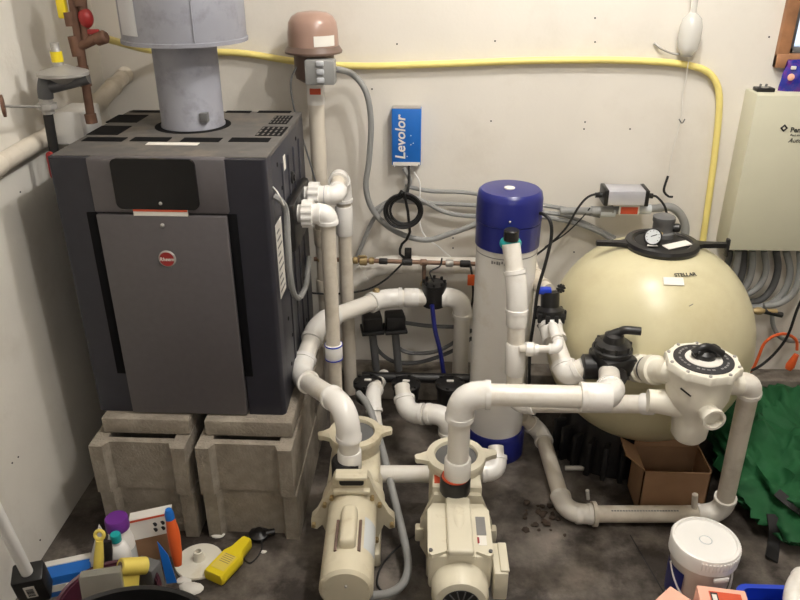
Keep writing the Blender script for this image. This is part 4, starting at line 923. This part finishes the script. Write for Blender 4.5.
# ------------------------------------------------------------------ green bag
gb = thing('duffel_cover', 'crumpled dark green fabric bag with black straps slumped at the right by the wall', 'bag', (1.2, 2.05, 0))
mb = MB(); NU, NV = 96, 48; rings = []
for j in range(NV+1):
    v = j/NV; ph = PI*v
    row = []
    for i in range(NU):
        a = 2*PI*i/NU
        p = V((math.sin(ph)*math.cos(a), math.sin(ph)*math.sin(a), -math.cos(ph)))
        q = V((math.copysign(abs(p.x)**.75, p.x), math.copysign(abs(p.y)**.75, p.y), p.z))
        f = q*2.2
        d = .16*noise.noise(f+V((3, 1, 7)))
        rid = (1-abs(noise.noise(V((f.x*1.1+f.z*.5, f.y*1.3, f.z*.9+4)))*2))
        rid2 = (1-abs(noise.noise(V((f.x*2.6-f.z, f.y*2.7+3, f.z*2+9)))*2.4))
        rid3 = (1-abs(noise.noise(V((f.x*4.6+f.z, f.y*3.9-2, f.z*3+1)))*2.6))
        k = .9+.03*rid3+d+.16*rid+.09*rid2
        x = 1.25+q.x*.29*k; y = 1.98+q.y*.33*k; z = .075+q.z*.08*k+(.03*rid+.028*rid2+.018*rid3)*max(0, q.z)
        z += .05*max(0, q.y)*max(0, q.z)
        # the bag flattens out towards the viewer
        z = max(z*(1-.35*max(0, -q.y)) , .004+.003*noise.noise(f*3))
        y = min(y, 2.39)
        row.append(V((x, y, z)))
    rings.append(row)
mb.rings(rings)
bmesh.ops.smooth_vert(mb.bm, verts=mb.bm.verts[:], factor=.15, use_axis_x=True, use_axis_y=True, use_axis_z=True)
from mathutils.bvhtree import BVHTree
bt_tree = BVHTree.FromBMesh(mb.bm)
def on_bag(x, y, lift=.004):
    d = (P(x, y, Z=0)-CAM).normalized(); h = bt_tree.ray_cast(CAM, d)
    return h[0]+V((0, -.35, .9))*lift if h[0] else P(x, y, Z=.006)
sp1 = [on_bag(x, y) for x, y in [(776, 493), (784, 500), (793, 507), (803, 514), (815, 520)]]
sp2 = [on_bag(x, y) for x, y in [(772, 515), (774, 530), (773, 545), (771, 560)]]
obj('bag_cloth', mb, 'green', gb, ang=80)
def strap(pts, w):
    path = smooth_path(pts, 6); mb = MB(); R_ = []
    for i, p in enumerate(path):
        t = (path[min(i+1, len(path)-1)]-path[max(i-1, 0)]).normalized(); sd = t.cross(V((0, -.6, .8))).normalized(); nn = sd.cross(t).normalized()
        R_.append([p+sd*w, p+sd*w+nn*.005, p-sd*w+nn*.005, p-sd*w])
    return mb.rings(R_)
obj('strap', strap(sp1, .014), 'blackr', gb)
obj('strap', strap(sp2, .018), 'blackr', gb)

# ------------------------------------------------------------------ bucket with lid
BC = V((.735, 1.40, 0)); bq = P(706, 539, Z=.27); BC = V((bq.x, bq.y, 0))
bk = thing('lidded_pail', 'white plastic pail with snap-on lid standing on the floor at the lower right', 'pail', BC)
bk.scale = (.9, .9, 1)
obj('pail_body', MB().lathe([(.068, 0), (.071, .004), (.081, .215), (.084, .23), (.084, .25)], BC, n=44), 'pailm', bk)
lidp = obj('pail_lid', MB().lathe([(.088, .225), (.091, .228), (.091, .262), (.088, .27), (.081, .272), (.078, .266), (.03, .265), (.012, .267), (.001, .267)], BC, n=60), 'white', bk)
obj('lid_center_mark', MB().lathe([(.0145, .2668), (.016, .2685), (.0175, .2668)], BC, n=30, cap0=False, cap1=False), 'lens', lidp)
tooth = MB()
for i in range(44):
    a = 2*PI*i/60-PI*.62
    c = BC+V((.0905*math.cos(a), .0905*math.sin(a), .252)); tooth.box((-.003, -.002, -.01), (.003, .003, .012), .001, R=Matrix.Rotation(a+PI/2, 3, 'Z'), o=c)
obj('lid_ribs', tooth, 'white', lidp)
obj('tear_tab', MB().box((-.022, -.004, -.012), (.022, .004, .0), .003, R=Matrix.Rotation(.2, 3, 'Z'), o=BC+V((.02, -.092, .225))), 'white', lidp)
k = obj('pail_label', MB().lathe([(.0815, .10), (.0842, .20), (.0846, .20), (.0819, .10)], BC, n=60, cap0=False, cap1=False), 'blue', bk); k['label'] = 'dark blue printed label'
b2 = bmesh.new(); b2.from_mesh(k.data)
bmesh.ops.delete(b2, geom=[f for f in b2.faces if not (math.radians(-190) < (math.atan2(f.calc_center_median().y, f.calc_center_median().x)-2*PI if math.atan2(f.calc_center_median().y, f.calc_center_median().x) > 0 else math.atan2(f.calc_center_median().y, f.calc_center_median().x)) < math.radians(-140))], context='FACES'); b2.to_mesh(k.data); b2.free()
cable('bail_handle', None, None, [BC+V((.085*math.cos(a), .085*math.sin(a), .21-.07*math.sin((a+PI*.95)/(PI*.9)*PI) if False else .20-.09*math.sin(PI*i/10))) for i, a in enumerate([-PI*.98+i*PI*.96/10 for i in range(11)])], .0028, 'white', parent=bk)

# salmon cartons in the foreground
for lab, px, rz, with_label in [('plain salmon pink carton in the lower right foreground, left of two', (674, 598), .75, False), ('salmon pink carton with orange printed label in the foreground below the pail', (722, 596), -.12, True)]:
    c = P(px[0], px[1], Z=.25); t = thing('salmon_carton', lab, 'carton', V((c.x, c.y-.02, 0)), rz, group=None)
    s = .054 if with_label else .04
    obj('carton', MB().box((-s, -min(s, .05), 0), (s, min(s, .045), .25), .003), 'pinkbox', t, world=False)
    if with_label:
        k = obj('printed_label', MB().box((-.03, -.045, .2495), (.04, .03, .251)), 'olabel', t, world=False)
        obj('label_panel', MB().box((-.028, -.04, .2505), (-.012, .026, .2516)), 'ink', k, world=False)
        obj('label_patch', MB().box((-.025, -.03, .2512), (-.015, .02, .2522)), 'label', k, world=False)
# blue tray and white hose elbow at the corner
tb = P(770, 596, Z=.20)
bt_ = thing('blue_basin', 'vivid blue plastic basin cut off by the lower right corner', 'basin', V((tb.x, tb.y-.03, 0)))
mb = MB()
o_ = rrect(0, 0, .15, .13, .03); i_ = rrect(0, 0, .125, .105, .025); lo = rrect(0, 0, .125, .105, .025)
def ringz(pl, z): return [V((x, y, z)) for x, y in pl]
mb.rings([ringz(lo, 0), ringz(o_, .19), ringz(o_, .2), ringz(i_, .2), ringz([(x*.9, y*.9) for x, y in i_], .12)])
obj('basin_shell', mb, 'bluev', bt_, world=False)
pvc('hose_cuff', 'white plastic hose elbow at the lower right corner beside the blue basin', 'hose cuff', [P(797, 640, Z=.20), P(794, 590, Z=.24), P(812, 568, Z=.24)], .02, 'white', 'fit', hub=1.3)

# ------------------------------------------------------------------ clutter at the lower left
# maroon tub, with a black tub rim in front of it
tc = P(112, 592, Z=.20)
mt = thing('maroon_tub', 'maroon plastic tub holding brushes and boxes at the lower left', 'tub', V((tc.x, tc.y-.02, 0)))
mb = MB()
rim = .115
mb.lathe([(.085, 0), (rim, .20), (rim+.006, .203), (rim+.006, .195), (rim-.004, .195), (.08, .006), (.001, .006)], (0, 0, 0), n=44, cap1=True)
obj('tub_shell', mb, 'maroon', mt, world=False)
bq_ = P(152, 583, Z=.40); bc = V((bq_.x, bq_.y-.216, 0))
bt2 = thing('black_tub', 'large black round tub at the bottom edge, in front of the maroon tub', 'tub', V((bc.x, bc.y, 0)))
mb = MB().lathe([(.16, 0), (.205, .375), (.214, .38), (.216, .394), (.21, .40), (.203, .396), (.197, .37), (.15, .01), (.001, .01)], (0, 0, 0), n=72)
obj('tub_shell', mb, 'black', bt2, world=False)
# translucent box leaning in the tub
solo('clear_box', 'cloudy clear plastic box standing in the maroon tub', 'box', MB().box((-.045, -.015, -.09), (.045, .015, .05), .004, R=Matrix.Rotation(.25, 3, 'Z') @ Matrix.Rotation(-.2, 3, 'X'), o=P(103, 590, Z=.24)), 'cloudy', P(103, 590, Z=.2))
yb = thing('dish_brush', 'pale yellow plastic handle with hanging eye sticking up from the maroon tub', 'handle', P(98, 575, Z=.19))
a, b = P(98, 575, Z=.19), P(99.5, 540, Z=.28)
obj('shaft', MB().tube([a, a.lerp(b, .5), b], [.012, .012, .009], 14), 'yelp', yb)
ring_c = P(99.5, 535, Z=.292); u, v = RIGHT, UP
obj('hanging_eye', MB().tube([ring_c+(u*math.cos(2*PI*i/20)+v*math.sin(2*PI*i/20))*.0105 for i in range(20)], .0048, 8, closed=True), 'yelp', yb)
yr = thing('yellow_scoop', 'yellow plastic tube scoop lying over the rim of the maroon tub', 'scoop', P(128, 572, Z=.22))
a = P(120, 567, Z=.25); b = a+V((.044, .036, -.03))
u_, v_ = frame(b-a)
mb = MB().lathe([(.019, 0), (.021, .002), (.021, (b-a).length), (.012, (b-a).length), (.012, .004), (.001, .004)][0:4] + [(.011, .002), (.011, .03), (.001, .03)][:0], a, b-a, n=26)
obj('tube', mb, 'yelp', yr)
obj('tube_bore', MB().lathe([(.0125, -.0008), (.0125, .002)], a, b-a, n=20), 'brownd', yr)
obj('blade', MB().prism([(-.022, 0), (.02, 0), (.012, -.09), (-.03, -.1)], .006, P(131, 572, Z=.228), (b-a).normalized(), V((0, .35, .9))), 'yelp', yr)
solo('grey_block', 'grey foam block between the yellow scoop and the tub rim', 'block', MB().box((-.03, -.02, -.07), (.03, .02, .03), .005, R=Matrix.Rotation(-.3, 3, 'Z'), o=P(148, 572, Z=.19)), 'greyd', P(148, 572, Z=.14))
solo('tool_grip', 'stubby black tool grip standing behind the yellow handle', 'tool handle', MB().tube([P(107, 572, Z=.16), P(107, 550, Z=.22), P(107, 541, Z=.24)], [.013, .014, .011], 14), 'black', P(107, 572, Z=.15))
# bottles
def bottle(lab, px, z, r, h, capm, capr, caph):
    c = P(px[0], px[1], Z=z); c = V((c.x, c.y, 0))
    t = thing('bottle', lab, 'bottle', c)
    obj('bottle_body', MB().lathe([(r*.95, 0), (r, .006), (r, h*.78), (r*.8, h*.9), (capr*.92, h*.95), (capr*.92, h)], c, n=32), 'white', t)
    k = obj('cap', MB().lathe([(capr, h-.002), (capr*1.02, h+.004), (capr, h+caph-.004), (capr*.9, h+caph)], c, n=32), capm, t)
    return t, c
t, c = bottle('white bottle with wide purple screw cap behind the maroon tub', (116, 518), .245, .034, .215, 'purple', .0295, .032)
k = obj('bottle_label', MB().lathe([(.0345, .06), (.0345, .15)], c, n=32, cap0=False, cap1=False), 'lens', t)
t, c = bottle('white bottle with small teal cap in front of the purple capped one', (115, 534), .23, .029, .21, 'teal', .0135, .02)
# box with orange edges behind
bxo = thing('product_carton', 'white and brown product carton with orange edges leaning behind the bottles', 'carton', P(150, 545, Z=0))
a = P(128, 517, Y=1.50); b = P(170, 508, Y=1.53)
ux = (b-a).normalized()
ln = (b-a).length
obj('carton', MB().prism([(0, 0), (ln, 0), (ln, .14), (0, .14)], .035, a-V((0, 0, .14)), ux, V((0, .12, 1)).normalized()), 'card', bxo)
fr = V((0, -.99, .1)).normalized()
obj('white_panel', MB().prism([(0, .078), (ln, .078), (ln, .141), (0, .141)], .036, a-V((0, 0, .14))+V((0, -.002, 0)), ux, V((0, .12, 1)).normalized()), 'label', bxo)
obj('orange_edge', MB().prism([(0, .137), (ln, .137), (ln, .1425), (0, .1425)], .004, a-V((0, 0, .14))+V((0, -.0365, 0)), ux, V((0, .12, 1)).normalized()), 'olabel', bxo)
for i in range(2):
    for j in range(2):
        c = a-V((0, 0, .14))+ux*(ln*.68+.02*i)+V((0, .12, 1)).normalized()*(.10+.017*j)+V((0, -.0405, 0)); obj('printed_dot', MB().cyl(c, c+V((0, .002, 0)), .0065, n=12), 'ink', bxo)
# orange and blue scrub brush / squeegee
ob = thing('scraper', 'orange and blue plastic scraper leaning against the product carton', 'scraper', P(172, 585, Z=0))
t0, t1, t2 = P(169, 513, Y=1.47), P(174, 537, Y=1.46), P(178, 565, Y=1.44)
obj('blue_tip', MB().tube([t0+V((0, 0, .012)), t0, t0.lerp(t1, .25)], [.008, .012, .012], 12), 'bluebox', ob)
obj('orange_grip', MB().tube(smooth_path([t0.lerp(t1, .2), t1, t2], 5), [.011, .013, .014, .0155, .0165, .0165, .016, .0155, .0145, .0125, .010], 14), 'orange', ob)
obj('blue_sheet', MB().prism([(0, 0), (.05, .0), (.05, .10), (.02, .15)], .004, P(167, 583, Y=1.40), V((.5, .1, 0)), V((-.2, .2, .75))), 'bluebox', ob)
# disc with hub
dcn = P(199, 560, Z=.01); dcn.z = 0
dk = thing('skimmer_plate', 'off-white round plate with a hollow hub lying on the floor next to the yellow bottle', 'plate', dcn)
obj('plate', MB().lathe([(.066, 0), (.068, .004), (.066, .009), (.03, .012), (.022, .014)], dcn, n=48), 'cream', dk)
obj('hub', MB().lathe([(.02, .011), (.0145, .02), (.013, .042), (.009, .042), (.009, .02), (.001, .02)], dcn+V((0, .002, 0)), n=24), 'cream', dk)
# yellow flat bottle
yb0, yb1 = P(213, 578, Z=.018), P(248, 541, Z=.018)
ybt = thing('yellow_bottle', 'flat bright yellow bottle lying on its side on the floor', 'bottle', V((yb0.x, yb0.y, 0)))
L_ = (yb1-yb0); ln = L_.length; ux = L_.normalized(); uy = V((-ux.y, ux.x, 0))
outl = [(0, -.03), (.006, -.034), (ln*.55, -.034), (ln*.68, -.022), (ln*.96, -.017), (ln, -.013), (ln, .013), (ln*.96, .017), (ln*.68, .022), (ln*.55, .034), (.006, .034), (0, .03)]
mb = MB(); base = V((yb0.x, yb0.y, 0))
f = lambda k, z: [base+ux*(ln/2+(x-ln/2)*(1-(1-k)*.12))+uy*(y*k)+V((0, 0, z)) for x, y in outl]
mb.rings([f(.86, .001), f(1, .008), f(1, .026), f(.84, .034)])
obj('bottle_body', mb, 'yelb', ybt, ang=50)
obj('label_print', MB().prism([(.02, -.022), (ln*.5, -.022), (ln*.5, .022), (.02, .022)], .0006, base+V((0, 0, .0342)), ux, uy), 'yelp', ybt)
for i in range(5): obj('printed_line', MB().prism([(ln*(.3+.045*i), -.017), (ln*(.3+.045*i)+.002, -.017), (ln*(.3+.045*i)+.002, .015), (ln*(.3+.045*i), .015)], .0005, base+V((0, 0, .0348)), ux, uy), 'brass', ybt)
# black plug, scraps
bkp = P(259, 534, Z=.01)
bt3 = thing('black_fitting', 'small black plastic fitting with a lead lying in front of the concrete blocks', 'fitting', V((bkp.x, bkp.y, 0)))
obj('fitting_body', MB().lathe([(.026, .0), (.03, .006), (.03, .014), (.018, .02), (.012, .026)], V((bkp.x, bkp.y, 0)), n=24), 'black', bt3)
obj('fitting_tail', MB().cyl(V((bkp.x+.02, bkp.y, .012)), V((bkp.x+.045, bkp.y+.01, .012)), .01, n=12), 'black', bt3)
cable('lead', None, None, [P(261, 540, Z=.01), P(262, 547, Z=.004), P(258, 556, Z=.004), P(250, 563, Z=.004), P(243, 558, Z=.004)], .0022, 'blackr', parent=bt3)
def scrap(lab, x, y, s, sd):
    mb = MB(); t = bmesh.new(); bmesh.ops.create_icosphere(t, subdivisions=2, radius=s)
    for v in t.verts:
        k = 1+.5*noise.noise(v.co*(2/s)*.4+V((sd, 0, 0))); v.co = V((v.co.x*1.7*k, v.co.y*k, max(-s*.35, v.co.z*.5*k)))
    c = P(x, y, Z=0); mb.merge(t, None, c+V((0, 0, s*.35))); return solo('paper_scrap', lab, 'scrap', mb, 'label', c)
scrap('crumpled white paper scrap between the yellow bottle and the concrete blocks', 219, 536, .013, 1)
scrap('tiny white paper scrap on the floor right of the yellow bottle', 264, 552, .0055, 4)
scrap('crumpled white rag at the bottom edge right of the black tub rim', 192, 590, .02, 7)
scrap('small white and green wrapper between the scraper and the white plate', 184, 581, .012, 9)
# blue boxes behind the tub
bx2 = thing('blue_carton', 'long blue and white carton lying between the black pole head and the tub', 'carton', P(66, 575, Z=0))
R = Matrix.Rotation(.35, 3, 'Z'); c = P(68, 572, Z=.05)
obj('carton', MB().box((-.06, -.03, -.05), (.06, .03, .02), .002, R=R, o=c), 'bluebox', bx2)
obj('white_lid', MB().box((-.061, .012, .012), (.061, .032, .024), .002, R=R, o=c), 'label', bx2)
obj('print_band', MB().box((-.05, -.0315, -.03), (.02, -.0295, -.008), R=R, o=c), 'label', bx2)
pc2 = MB().prism([(0, 0), (.05, -.01), (.03, .1), (.018, .12)], .01, P(88, 566, Z=.05), V((.9, .3, 0)), V((.15, .3, .95)))
solo('white_card', 'white pointed card sticking up behind the yellow handle', 'card', pc2, 'label', P(92, 566, Z=0.02))
# pole with black head
ph = thing('pole_handle', 'white aluminium pole with a black head and barcode sticker at the lower left', 'pole', P(40, 590, Z=.16))
h0 = P(28, 574, Z=.25); h1 = P(-3, 512, Z=.50); dirp = (h1-h0).normalized()
obj('pole', MB().cyl(h0, h0+dirp*.6, .0135, n=24), 'white', ph)
u, v = frame(dirp)
Rm = Matrix((u, v, dirp)).transposed()
hdm = obj('head', MB().box((-.035, -.027, -.09), (.035, .027, .01), .006, R=Rm, o=h0), 'black', ph)
toc = (CAM-h0).normalized()
# sticker on the head side that faces up
best = max([(u*s, v) for s in (1, -1)]+[(v*s, u) for s in (1, -1)], key=lambda q: q[0].dot(toc))
nn, tt = best; half = .035 if abs(nn.dot(u)) > .5 else .027
sc_ = h0+nn*(half+.0004)-dirp*.035
st = obj('barcode_sticker', MB().box((-.012, -.024, 0), (.012, .024, .0008), R=Matrix((tt if nn.cross(tt).dot(dirp) > 0 else tt, dirp, nn)).transposed(), o=sc_), 'label', ph)
for i in range(10):
    obj('bar', MB().box((-.008, -.018+.0034*i, .0008), (.008, -.018+.0034*i+random.choice((.0008, .0015, .0022)), .0013), R=Matrix((tt, dirp, nn)).transposed(), o=sc_), 'ink', st)
